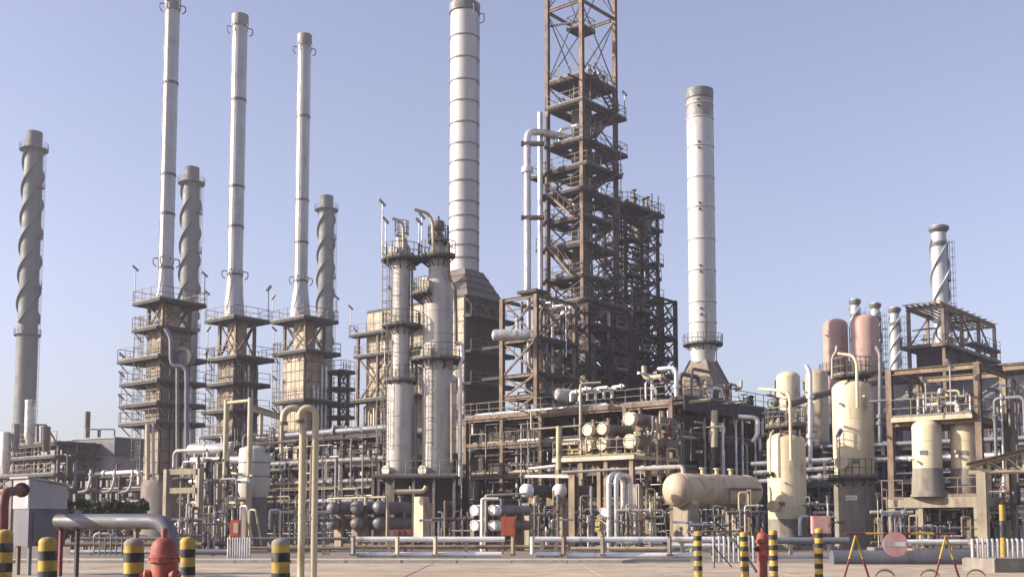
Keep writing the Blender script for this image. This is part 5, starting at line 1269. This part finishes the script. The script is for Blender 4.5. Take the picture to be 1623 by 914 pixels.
pipe(t, [P(1359, 646, 69.2), P(1358, 575, 69.2), P(1352, 563, 69.3), P(1328, 560, 69.8)], .1, M['cream'], .4, n=10)
pipe(t, [P(1319, 600, 70), P(1319, 566, 70), P(1326, 556, 70), P(1326, 548, 70)], .08, M['creampipe'], .25)
manway(t, P(1336, 733, 69.8), V3((-.5,-.85,0)).normalized(), .4, M['cream'])
for dx, z in ((0, 0), (.34, 0)):
    pp = P(1332, 789, 69.6); dd = V3((pp.x + dx - b.x, pp.y - b.y, 0)); 
pl = V3((-.42, -.9, 0)).normalized(); pp = b + pl*(r*1.03) + Z*zt(789, 71); sx = pl.cross(Z).normalized()
mb = MB(); mb.box(pp + pl*.02, sx*.34, pl*.01, Z*.15); mb.build('number_plate', M['white'], t)
mb = MB()
for k in (-.22, -.08, .08, .22):
    c = pp + pl*.032 + sx*k; mb.ring(c, pl, .045, .012, 10, 4)
mb.build('plate_lettering', M['greysteel'], t)
floodlight(t, P(1331, 740, 69), 2.0, V3((.2,-.9,0))); 
# vessel pair in the right portal frame
Y = 70.; C = P(1551, 650, 65.0); C.z = 0
a_ = abs(along(C, -U, 1411)); b_ = along(C, V, 1592)
t = thing('vessel_gantry', 'rust-brown gantry with yellow-edged deck over two cream vessels', 'gantry', C)
zs = [zt(664, 65.0), zt(579, 65.0)]
zc = zt(800, 65.0)
for u, v in ((-a_, 0), (0, 0), (-a_*.98, b_), (0, b_)):
    member('column', t, M['steel'] if v == 0 else M['steel2'], C+U*u+V*v+Z*(zc if v == 0 else 0), C+U*u+V*v+Z*(zs[1]+.2), .36)
for z in zs:
    for v in (0, b_): member('beam', t, M['steel2'], C-U*a_+V*v+Z*z, C+U*.1+V*v+Z*z, .28, .34)
    for u in (-a_, 0): member('beam', t, M['steel'], C+U*u+Z*(z-.01), C+U*u+V*b_+Z*(z-.01), .28, .34)
member('beam', t, M['steel'], C+V*b_+Z*(zs[1]+.36), C+U*2+V*b_+Z*(zs[1]+.36), .3, .36)
deck_uv(t, C, -a_+.3, -.25, -.5, b_*.9, zs[0]+.3, 'swe', rm=M['creampipe'])
clutter(t, C, -a_+.4, -.4, 0, 2, zs[0]+.4, zs[0]+1.6, 24, seed=81, rr=(.05, .12), mats=['creampipe', 'white', 'steel', 'silver2', 'greysteel'])
clutter(t, C, .3, 1.6, .2, b_, .5, zs[0]+2, 20, seed=82, rr=(.05, .12))
floodlight(t, P(1507, 640, 64.6), 2.2, V3((-.7,-.3,0))); floodlight(t, P(1468, 650, 65.6), 1.6, V3((-.9,-.2,0)))
C2 = C
# concrete table
tb = thing('concrete_table', 'pale concrete table frame carrying the two cream vessels at right', 'concrete frame', C)
zt0, zt1 = zt(803, 65.0), zt(786, 65.0)
mb = MB(); mb.uv(C, -a_-.3, .2, -.3, b_+.3, zt0, zt1); mb.build('slab', M['fireproof'], tb)
for u in (-a_, -a_*.68, -.1):
    for v in (0, b_): member('leg', tb, M['fireproof'], C+U*u+V*v, C+U*u+V*v+Z*(zt0), .55 if u > -1 else .42, None, 'box')
r_ = MB(); rail_path(r_, [C+U*(-a_*.75)-V*.25+Z*zt1, C+U*.1-V*.25+Z*zt1]); r_.build('railing', M['steel'], tb)
r_ = MB(); p = P(1398, 792, 64.6); rail_path(r_, [p, p + U*1.2]); r_.build('railing', M['steel'], tb)
clutter(tb, C, -a_+.4, -.5, .5, b_, .2, zt0-.2, 30, seed=84, rr=(.05, .12), mats=['steeld', 'greysteel', 'brownves', 'silver2', 'steel'])
for lb, px, w in (('left cream vessel standing under the rust-brown gantry', 1469, 45), ('right cream vessel standing under the rust-brown gantry', 1528, 41)):
    vessel(lb, px, 66.8, w, 664, 742, 'cream', 'concrete', 'twin cream vessels under the gantry', flare=1.12, skirt_to=zt1+.005)
# ------------------------------------------------------------------ vessels and stacks behind, right
vessel('plump beige vessel rising behind the shorter cream vessel', 1250, 96, 37, 588, 700, 'cream', 'concrete', 'beige vessels behind the rack')
vessel('low beige domed vessel left of the salmon vessels', 1295, 104, 36, 585, 700, 'tan', 'concrete', 'beige vessels behind the rack')
for lb, px, w, yt, Yv in (('left salmon-pink upright vessel with domed top', 1325, 39, 505, 128), ('right and slightly taller salmon-pink upright vessel', 1372, 43, 498, 125)):
    t, b, r, z0, z1 = vessel(lb, px, Yv, w, yt, 640, 'pink', 'brownves', 'salmon-pink upright vessels')
    ring_deck(t, b, r, r*1.35, zt(592, Yv), n=18)
    ladder(t, b + V3((r+.1, -.5, 0)), 0, z1-1, V3((.9,-.4,0)).normalized())
straked_stack('small silver stack peeping over the right salmon vessel', 1356, 520, 1356, 474, 150, 15, 15, None, None, 'small silver straked stacks at right', ('silver', 'silver'))
straked_stack('small silver stack right behind the right salmon vessel', 1388, 520, 1388, 480, 152, 15, 15, None, None, 'small silver straked stacks at right', ('silver', 'silver'))
straked_stack('free-standing small silver straked stack left of the framed heater', 1419, 540, 1419, 487, 148, 16, 16, None, None, 'small silver straked stacks at right', ('silver', 'silver'))
straked_stack('taller silver straked stack rising through the framed heater at right', 1491, 470, 1491, 358, 130, 25, 25, None, None, 'small silver straked stacks at right', ('silver', 'silver'), pitch=6)
for px, py, Yq in ((1356, 475, 150), (1388, 481, 152), (1419, 488, 148), (1491, 360, 130)):
    pass
# framed heater
Y = 124.; C = P(1497, 570, Y); C.z = 0
a_ = abs(along(C, -U, 1441, 22)); b_ = along(C, V, 1577, 22)
t = thing('framed_heater', 'roofed rust-brown frame around a dark heater box behind the gantry', 'heater', C)
zt_ = zt(470, Y); zd = zt(545, Y)
q = lambda u, v, z: C + U*u + V*v + Z*z
zl, zr = zt(484, Y), zt(478, Y)
vv = span(0, b_, 3)
for u in (-a_, 0):
    for v in vv: member('column', t, M['steel'], q(u, v, 0), q(u, v, zl), .34)
for u in (-a_, 0): member('beam', t, M['steel2'], q(u, -.6, zl), q(u, b_+.3, zl), .3, .36)
for v in vv: member('beam', t, M['steel'], q(-a_, v, zl+.01), q(0, v, zl+.01), .25, .3)
for a0, a1 in zip(vv[:-1], vv[1:]): member('brace', t, M['steel'], q(0, a1, zd), q(0, a0, zl-.2), .16, .16, 'box'); member('brace', t, M['steel'], q(-a_, a0, zd), q(-a_, a1, zl-.2), .14, .14, 'box')
for k in span(0, 1, 6):
    member('purlin', t, M['steel2'], q(-a_*k, -.8, zl+.28), q(-a_*k, b_+.4, zl+.28), .14, .2, 'box')
for k in span(-.7, b_+.3, 9):
    member('rafter', t, M['steel2'], q(-a_-.4, k, zl+.42), q(.4, k, zl+.42), .1, .1, 'box')
deck_uv(t, C, -a_-.8, .5, -.5, b_+.5, zd, 'swe', rm=M['steel'])
deck_uv(t, C, -a_*.2, .5, b_*.5, b_+.5, zt(527, Y), 'e')
mb = MB(); mb.uv(C, -a_*.85, -.4, .5, b_*.72, zt(590, Y), zd-.2); mb.build('heater_box', M['furnaced'], t)
panels(t, C - U*.4, 'e', .6, b_*.7, zt(588, Y), zd-.4, 5, 2, M['furnaced'])
clutter(t, C, -a_, -.3, .2, b_, zd+.1, zd+1.8, 24, seed=90, rr=(.06, .15), mats=['steel', 'creampipe', 'silver2', 'greysteel', 'steel2'])
clutter(t, C, -a_, -.1, -.2, b_, zt(600, Y), zd, 16, seed=91, rr=(.06, .15), mats=['steel', 'silver2', 'greysteel', 'steel2'])
# ------------------------------------------------------------------ long shed
C = P(1680, 640, 118); C.z = 0
a_ = abs(along(C, -U, 1252, 14)); D = 9.
t = thing('long_shed', 'long grey sheet-metal shed with dark ridge behind the right vessels', 'shed', C)
ze, zr = zt(640, 118), zt(640, 118)+4.2
n = 14
for i in range(n):
    u0, u1 = -a_ + a_*i/n, -a_ + a_*(i+1)/n
    mb = MB(); k = 8
    for j in range(k):
        ua, ub = u0 + (u1-u0)*j/k, u0 + (u1-u0)*(j+1)/k
        mb.uv(C, ua, ua + (ub-ua)*.62, -.05, .05, 0, ze-.1); mb.uv(C, ua + (ub-ua)*.62, ub, -.01, .05, 0, ze-.1)
    mb.build('wall_sheet', M['shedwall'], t)
    for side in (0, 1):
        mb = MB(); q0 = lambda u, w, dz: C + U*u + V*(w) + Z*dz
        va, vb = (-.5, D/2) if side == 0 else (D+.5, D/2)
        vs_ = [q0(u0+.02, va, ze-.2), q0(u1-.02, va, ze-.2), q0(u1-.02, vb, zr), q0(u0+.02, vb, zr)]; vs_ += [v + Z*.06 for v in vs_]
        mb.add(vs_, [(3,2,1,0), (4,5,6,7), (0,1,5,4), (1,2,6,5), (2,3,7,6), (3,0,4,7)]); mb.build('roof_sheet', M['roofgrey'], t)
mb = MB(); mb.uv(C, -a_, 0, D/2-.7, D/2+.7, zr-.1, zr+.9); mb.build('ridge_vent', M['steeld'], t)
mb = MB(); mb.uv(C, -a_-.1, 0, D/2-1.0, D/2+1.0, zr+.91, zr+1.05); mb.build('ridge_cap', M['roofgrey'], t)
mb = MB(); vs_ = [C - U*a_, C - U*a_ + V*D, C - U*a_ + V*D + Z*ze, C - U*a_ + V*D/2 + Z*zr, C - U*a_ + Z*ze]; mb.add(vs_, [(4,3,2,1,0)]); mb.build('gable', M['shedwall'], t)
mb = MB(); mb.uv(C, -a_, 0, -.62, -.5, ze-.42, ze-.2); mb.build('gutter', M['steeld'], t)
# ------------------------------------------------------------------ shelter at the right edge
Y = 50.; a = P(1532, 742, Y); C = V3((a.x, Y, 0))
t = thing('truss_shelter', 'open shelter with sloping dark roof and cream trusses at right edge', 'shelter', C)
d = V3((.95, -.3, 0)).normalized(); n_ = V3((.36, .93, 0)).normalized(); Lr = 4.5
zA, zB = zt(736, Y), zt(736, Y) + Lr*.25
for j in range(4):
    mb = MB(); w0, w1 = -.4 + j*.62, -.4 + (j+1)*.62 - .012; 
    vs_ = [C + n_*w0 + Z*zA, C + n_*w1 + Z*zA, C + d*Lr + n_*w1 + Z*zB, C + d*Lr + n_*w0 + Z*zB]; vs_ += [v + Z*.06 for v in vs_]
    mb.add(vs_, [(3,2,1,0), (4,5,6,7), (0,1,5,4), (1,2,6,5), (2,3,7,6), (3,0,4,7)]); mb.build('roof_sheet', M['steeld'], t)
for w in (0, 1.7):
    o = C + n_*w; zb = zA - .42
    member('bottom_chord', t, M['creampipe'], o + d*.1 + Z*(zA-.30), o + d*Lr + Z*(zA-.30), .09, .1, 'box'); member('top_chord', t, M['creampipe'], o + Z*(zA-.08), o + d*Lr + Z*(zB-.08), .09, .1, 'box')
    k = 6
    for i in range(k):
        u0, u1 = .2 + (Lr-.3)*i/k, .2 + (Lr-.3)*(i+1)/k
        member('web', t, M['creampipe'], o + d*u0 + Z*(zA-.1 + (zB-zA)*u0/Lr), o + d*u1 + Z*(zA-.28), .06, .06, 'box')
        if i: member('web', t, M['creampipe'], o + d*u0 + Z*(zA-.1 + (zB-zA)*u0/Lr), o + d*u0 + Z*(zA-.28), .05, .05, 'box')
    member('post', t, M['fireproof'] if w == 0 else M['steeld'], o + d*.62, o + d*.62 + Z*(zA-.36), .4 if w == 0 else .15, None, 'box')
    member('post', t, M['steeld'], o + d*4.2, o + d*4.2 + Z*(zA-.36), .18, None, 'box')
# ------------------------------------------------------------------ rack behind the right vessels
C = P(1660, 760, 84); C.z = 0; a_ = abs(along(C, -U, 1185))
t = thing('rear_pipe_rack', 'crowded low pipe rack behind the cream vessels at right', 'pipe rack', C)
zs = [zt(y, 84) for y in (800, 765, 728, 700)]
steel_frame(t, C, span(-a_, 0, 6), [0, 5], zs, M['steeld'], .34, .3, (), bmat=M['steeld'])
for i, z in enumerate(zs): rack_pipes(t, C, -a_, 0, -.3, 5, z+.18, 9, seed=50+i, rr=(.08, .26), drops=.3, mats=['silver2', 'silver2', 'silver2', 'greysteel', 'creampipe', 'steeld', 'brownves', 'pipegrey', 'steel'])
clutter(t, C, -a_, 0, -1, 2, .3, zs[2]+1., 90, seed=55, rr=(.05, .16))
for px, y0, y1, mt, r in ((1284, 590, 745, 'silver2', .18), (1395, 560, 700, 'greysteel', .16), (1393, 560, 560, 'greysteel', .1)):
    if y0 != y1: pipe(t, [P(px, y1, 82), P(px, y0, 82), P(px-6, y0-10, 82.5)], r, M[mt], .5, flanges=2)
for i in range(3):
    pipe(t, [P(1190+i*4, 735+i*14, 80), P(1318+i*3, 728+i*13, 79)], .16, M['silver2'], flanges=2)
pipe(t, [P(1250, 640, 90), P(1310, 622, 92), P(1410, 600, 94)], .3, M['brownves'], .5, n=10)
# ------------------------------------------------------------------ structures at left centre
# cream pipe gantry
Y = 62.
C = P(396, 700, Y); C.z = 0
t = thing('pipe_gantry', 'tall cream pipe gantry in front of the grey upright tank', 'gantry', C)
L = V3((P(358, 700, Y+1.2).x, Y+1.2, 0)); zT, zL = zt(630, Y), zt(634, Y+1.2)
for p, z in ((C, zT), (L, zL)): pipe(t, [p, p + Z*z], .15, M['creampipe'], n=12)
pipe(t, [L + Z*(zL-.15), C + Z*(zT-.15)], .1, M['creampipe'])
far = P(446, 640, Y+7); member('beam', t, M['creampipe'], C + Z*(zT-.55), V3((far.x, far.y, zT-.4)), .26, .34); member('beam', t, M['creampipe'], L + Z*(zL-5.6), C + Z*(zT-5.7), .2, .28)
p2 = V3((P(414, 660, Y+2.5).x, Y+2.5, 0)); pipe(t, [p2 + Z*6.5, p2 + Z*(zT-.6)], .12, M['creampipe'])
p3 = V3((P(447, 660, Y+6.5).x, Y+6.5, 0)); pipe(t, [p3 + Z*5.8, p3 + Z*(zT-.6)], .12, M['creampipe'])
pipe(t, [L + Z*(zL-4) - U*.2, C + Z*(zT-4.3) + U*.3], .08, M['creampipe'])
pipe(t, [C + Z*zt(704, Y), C + U*1.5 + V*2 + Z*zt(700, Y+1)], .08, M['creampipe'])
# grey tank
b = P(403, 745, 66); b.z = 0; r = 24.5*mpp(66)
t = thing('grey_tank', 'pale grey upright tank with sunlit left edge behind the cream gantry', 'tank', b)
mb = MB(); z0, z1 = zt(778, 66), zt(712, 66); mb.lathe(b, Z, [(r*.85, z0-.35), (r, z0), (r, z1), (r*.96, z1+.05), (r*.6, z1+.2), (.001, z1+.26)], 36); mb.build('shell', M['palecol'], t)
for k in (.35, .68): z = z0 + (z1-z0)*k; mb = MB(); mb.lathe(b, Z, [(r, z-.03), (r+.03, z-.03), (r+.03, z+.03), (r, z+.03)], 36, cap=False); mb.build('hoop', M['greysteel'], t)
mb = MB(); mb.lathe(b, Z, [(r*.9, .02), (r*.86, z0-.36)], 28); mb.build('plinth', M['brownves'], t)
ring_deck(t, b, r*.98, r*1.3, z1+.1, R(-30), R(200), n=12)
pipe(t, [b + V3((-r*.6, -r*.5, z1)), b + V3((-r*.6, -r*.5, z1+.8)), b + V3((r, -r*.5, z1+.8))], .08, M['greysteel'], .2)
# concrete portal
C = P(316, 800, 60); C.z = 0
t = thing('concrete_portal', 'olive concrete portal frame carrying pipes left of cream gantry', 'concrete frame', C)
L = V3((P(264, 800, 60.8).x, 60.8, 0)); z1 = zt(742, 60)
for p in (C, L): member('post', t, M['fireproof'], p, p + Z*z1, .3, .3, 'box')
for z in (z1-.15, z1-1.15): member('beam', t, M['fireproof'], L + Z*z + V3((.15,0,0)), C + Z*z - V3((.15,0,0)), .28, .3, 'box')
pipe(t, [L + Z*(z1+.1) + V*.4, L + Z*(z1+1.0) + V*.4, C + Z*(z1+1.0) + V*.4], .1, M['palecol'], .3); pipe(t, [L - U*.8 + V*2 + Z*(z1-.6), C + U*1.5 + V*2 + Z*(z1-.6)], .14, M['silver2'])
for i in range(9):
    u = -4.2 + i*.95; pipe(t, [C + U*u*.8 + V*1.2 + Z*.2, C + U*u*.8 + V*1.2 + Z*(1.2 + (i*37 % 13)/10), C + U*(u*.8+.5) + V*1.2 + Z*(1.2 + (i*37 % 13)/10), C + U*(u*.8+.5) + V*1.6 + Z*.4], .06, M[('palecol', 'silver2', 'creampipe')[i % 3]], .12)
clutter(t, C, -4, .6, .6, 1.6, .2, z1+.6, 32, seed=101, rr=(.03, .09))
# rack left of the pale columns
C = P(602, 760, 86); C.z = 0; a_ = abs(along(C, -U, 296))
t = thing('left_pipe_rack', 'dark pipe rack between heaters and the pale columns', 'pipe rack', C)
zs = [zt(y, 86) for y in (800, 768, 735, 686)]
steel_frame(t, C, span(-a_, 0, 6), [0, 5], zs, M['steeld'], .32, .3, (), bmat=M['steeld'])
for i, z in enumerate(zs): rack_pipes(t, C, -a_, .5, -.3, 5, z+.18, 9 if i < 3 else 4, seed=150+i, rr=(.07, .24), drops=.35, mats=['silver2', 'greysteel', 'creampipe', 'steeld', 'brownves', 'pipegrey', 'steel', 'steeld'])
clutter(t, C, -a_, 0, -1.2, 2.5, .3, zs[2]+1.5, 110, seed=155, rr=(.04, .14))
clutter(t, C, -a_, 0, -1.5, 1, .3, zs[3], 110, seed=156, rr=(.025, .06))
for u0 in (-a_*.9, -a_*.55, -a_*.2):
    mb = MB(); c = C + U*u0 + V*2; mb.lathe(c, Z, [(.7, 1), (.7, 4.2), (.5, 4.5), (.001, 4.6)], 18); mb.build('filter_pot', M['brownves'], t)
for u0, u1, z1 in ((-a_*.97, -a_*.66, zs[1]), (-a_*.6, -a_*.36, zs[2]-.4), (-a_*.3, -.5, zs[2]-.3)):
    mb = MB(); mb.uv(C, u0, u1, 3.0, 4.6, .3, z1-.3); mb.build('shade_filler', M['furnaced'], t)  # dark boxes added among the pipes to stand for deep shade
# cream box hut seen between ladder tower and columns
C = P(541, 720, 130); C.z = 0
t = thing('cream_hut', 'sunlit cream block house between ladder tower and pale columns', 'building', C)
w = 3.2; u0, u1 = -.2, along(C, U, 585, 9)
mb = MB(); c = C.copy(); mb.uv(C, -.1, 3.6, 0, 4, 0, zt(682, 130)); mb.build('wall', M['furnace'], t)
mb = MB(); mb.uv(C, -.3, 3.8, -.2, 4.2, zt(682, 130)+.01, zt(682, 130)+.25); mb.build('roof', M['concrete'], t)
mb = MB(); mb.uv(C, 2.2, 3.0, .8, 1.6, zt(682, 130)+.26, zt(672, 130)); mb.build('vent_stub', M['greysteel'], t)
mb = MB(); mb.uv(C, .9, 2.2, -.06, -.005, .05, 2.3); mb.build('door', M['greysteel'], t)
# racks far behind that close the view between units
def back_rack(label, x0, x1, Y, ys, seed, mats):
    C = P(x1, 780, Y); C.z = 0; a_ = abs(along(C, V3((-1, .25, 0)).normalized(), x0))
    t = thing('distant_pipe_rack', label, 'pipe rack', C, 'distant dark pipe racks behind the units')
    global U, V
    U0, V0 = U, V; U, V = V3((1, -.25, 0)).normalized(), V3((.25, 1, 0)).normalized()
    zs = [zt(y, Y) for y in ys]
    steel_frame(t, C, span(-a_, 0, 7), [0, 6], zs, M['steeld'], .4, .4, ('n',), bmat=M['steeld'], br=.2)
    for i, z in enumerate(zs): rack_pipes(t, C, -a_, 0, -.3, 6, z+.22, 8, seed=seed+i, rr=(.15, .4), drops=.4, mats=mats)
    clutter(t, C, -a_, 0, -1, 4, .3, zs[-1]+1, 70, seed=seed+9, rr=(.08, .3), mats=mats)
    for k in range(6):
        c = C - U*(a_*(k+.5)/6) + V*3; mb = MB(); mb.uv(c, -a_*.07, a_*.07, -1, 1, .2, zs[-2]-.6+.3*(k % 3)); mb.build('dark_backing', M['furnaced'], t)  # added dark box in each bay, darkens the view through the rack
    U, V = U0, V0
bm_ = ['steeld', 'brownves', 'greysteel', 'steeld', 'pipegrey', 'steel']
back_rack('distant dark pipe rack seen below the three heaters', 190, 600, 130, (800, 765, 730), 500, bm_)
back_rack('distant dark pipe rack seen under the main rack and tower', 560, 1080, 122, (795, 755, 715, 680), 520, bm_)
back_rack('distant dark pipe rack seen behind the cream vessels', 1050, 1430, 112, (795, 755, 715, 680), 540, bm_)
# ------------------------------------------------------------------ bushes at left
def bush(label, px, ytop, Y, w, seed):
    g_ = random.Random(seed); b = P(px, 800, Y); b.z = 0; H = zt(ytop, Y); t = thing('bushy_tree', label, 'tree', b, 'dusty bushy trees behind the thick grey pipe')
    mb = MB(); mb.tube([b, b + V3((.1,0,H*.25)), b + V3((.05,.1,H*.5))], .11, 7)
    for k in range(6):
        a = g_.uniform(0, 6.28); p0 = b + Z*H*g_.uniform(.2, .45); mb.tube([p0, p0 + V3((math.cos(a)*w*.2, math.sin(a)*w*.2, H*.2)), p0 + V3((math.cos(a)*w*.36, math.sin(a)*w*.36, H*.36))], .04, 5)
    mb.build('trunk', M['bark'], t)
    mb = MB()
    cl = [(b + V3((g_.uniform(-w, w)*.42, g_.uniform(-w, w)*.4, H*g_.uniform(.25, .78))), g_.uniform(.22, .55)*w*.5) for _ in range(16)]
    for i in range(2600):
        c, r = cl[i % 16]; d = V3((g_.gauss(0,1), g_.gauss(0,1), g_.gauss(0,1))).normalized()*r*(g_.random()**.4)
        p = c + V3((d.x, d.y, d.z*.75))
        if p.z < .15: continue
        n = V3((g_.gauss(0,1), g_.gauss(0,1), g_.gauss(0,1)+.4)).normalized(); x = n.cross(Z).normalized()*g_.uniform(.06, .11); y = n.cross(x).normalized()*g_.uniform(.09, .16)
        mb.add([p-x*.2-y, p+x, p+y, p-x], [(0,1,2,3)])
    mb.build('crown', M['leaf'], t)
for lb, px, yt_, Y_, w, sd in (('leftmost dusty bushy tree beside the grey cabinet', 115, 770, 57, 2.0, 1), ('dusty bushy tree in the middle behind the thick grey pipe', 150, 776, 60, 2.2, 2), ('rightmost dusty bushy tree left of the heater base', 198, 772, 58, 2.0, 3)):
    bush(lb, px, yt_, Y_, w, sd)

# ------------------------------------------------------------------ low valve manifolds in front of the racks
def manifold(label, x0, x1, ytop, Y, n, seed, mats):
    g_ = random.Random(seed); a, b = P(x0, 840, Y), P(x1, 840, Y); zT = zt(ytop, Y)
    t = thing('valve_manifold', label, 'manifold', V3(((a.x+b.x)/2, Y, 0)), 'low valve manifolds in front of the racks')
    mb = MB(); mb.box(V3(((a.x+b.x)/2, Y+.3, .1)), V3(((b.x-a.x)/2+.2, 0, 0)), V3((0, .7, 0)), Z*.1); mb.build('plinth', M['concrete'], t)
    for z in (.45, .45 + (zT-.5)*.55):
        pipe(t, [V3((a.x-.2, Y+.25, z)), V3((b.x+.2, Y+.25, z))], .09, M[g_.choice(mats)], flanges=2)
    for i in range(n):
        x = a.x + (b.x-a.x)*(i+.5)/n + g_.uniform(-.1, .1); y = Y + g_.uniform(-.3, .9); h = zT*g_.uniform(.45, 1.0); r = g_.uniform(.03, .075)
        m = M[g_.choice(mats)]; d = V3((g_.choice((-1, 1))*g_.uniform(.25, .6), 0, 0)) if g_.random() < .6 else V3((0, g_.uniform(.5, 1.2), 0))
        p0 = V3((x, y, .2)); k = g_.random()
        if k < .3: path = [p0, V3((x, y, h)), V3((x, y, h))+d, V3((x, y, h*g_.uniform(.2, .8)))+d]
        elif k < .55: path = [p0, V3((x, y, h*.7)), V3((x, y, h*.7))+d*2.5]
        elif k < .75: path = [p0, V3((x, y, h*.8))]
        else: path = [V3((x-.3, y, h*.5)), V3((x+.9, y, h*.5)), V3((x+.9, y, h*.5-g_.uniform(-.5, .4)))]
        pipe(t, path, r, m, .15, flanges=g_.choice((1, 2)))
        if k >= .55 and k < .75: mb = MB(); mb.cyl(V3((x, y, h*.8)), V3((x, y, h*.8+.06)), r*2, n=10); mb.cyl(V3((x, y, h*.8+.07)), V3((x, y, h*.8+.3)), r*1.3, n=8); mb.box(V3((x, y, h*.8+.34)), V3((.09, 0, 0)), V3((0, .07, 0)), Z*.05); mb.build('actuator', M[g_.choice(mats)], t)
        if g_.random() < .6: valve(t, V3((x, y, h*g_.uniform(.3, .7))), Z, max(.05, r), m, M[g_.choice(('dkred', 'dkred', 'green', 'black', 'steel'))])
mm = ['silver2', 'palecol', 'creampipe', 'steel', 'greysteel', 'brownves', 'greysteel', 'steel2', 'pipegrey']
for i, (lb, x0, x1, yt_, Y_, n) in enumerate((('low valve manifold left of the white-ended exchangers', 690, 745, 790, 64, 9), ('low valve manifold between the two concrete piers', 848, 884, 775, 60, 10),
        ('low valve manifold between stanchion and twin hoop pipes', 918, 945, 770, 60, 8), ('low valve manifold right of the twin hoop pipes', 984, 1045, 765, 61, 13),
        ('low valve manifold under the large cream drum', 1100, 1150, 806, 60, 12), ('low valve manifold between cream drum and shorter cream vessel', 1160, 1212, 770, 61, 11),
        ('low valve manifold between the two upright cream vessels', 1280, 1318, 750, 66, 10), ('low valve manifold right of the tallest cream vessel', 1388, 1445, 770, 63, 12),
        ('low valve manifold under the concrete table', 1450, 1540, 815, 60, 14), ('low valve manifold at the foot of the cream gantry', 322, 355, 775, 58, 9),
        ('low valve manifold behind the two cream vent pipes', 432, 515, 770, 62, 15), ('low valve manifold beside the concrete portal', 276, 312, 790, 56, 9))):
    manifold(lb, x0, x1, yt_, Y_, n, 900+i, mm)
manifold('low valve manifold behind the legs of the thick grey pipe', 128, 214, 818, 56, 14, 940, ['greysteel', 'steel', 'brownves', 'palecol', 'pipegrey'])

# ------------------------------------------------------------------ air
hm = bpy.data.materials.new('pale_haze'); hm.use_nodes = True
hn = hm.node_tree.nodes; hn.remove(hn['Principled BSDF'])
pv = hn.new('ShaderNodeVolumePrincipled'); pv.inputs['Color'].default_value = (.86, .84, .95, 1); pv.inputs['Density'].default_value = 0.0005; pv.inputs['Anisotropy'].default_value = 0.2
hm.node_tree.links.new(pv.outputs[0], hn['Material Output'].inputs['Volume'])
mb = MB(); mb.box(V3((0, 150, 40.)), V3((260,0,0)), V3((0,200,0)), V3((0,0,41.5)))
tag(mb.build('haze', hm), 'thin pale haze hanging over the whole refinery', 'haze', kind='stuff')
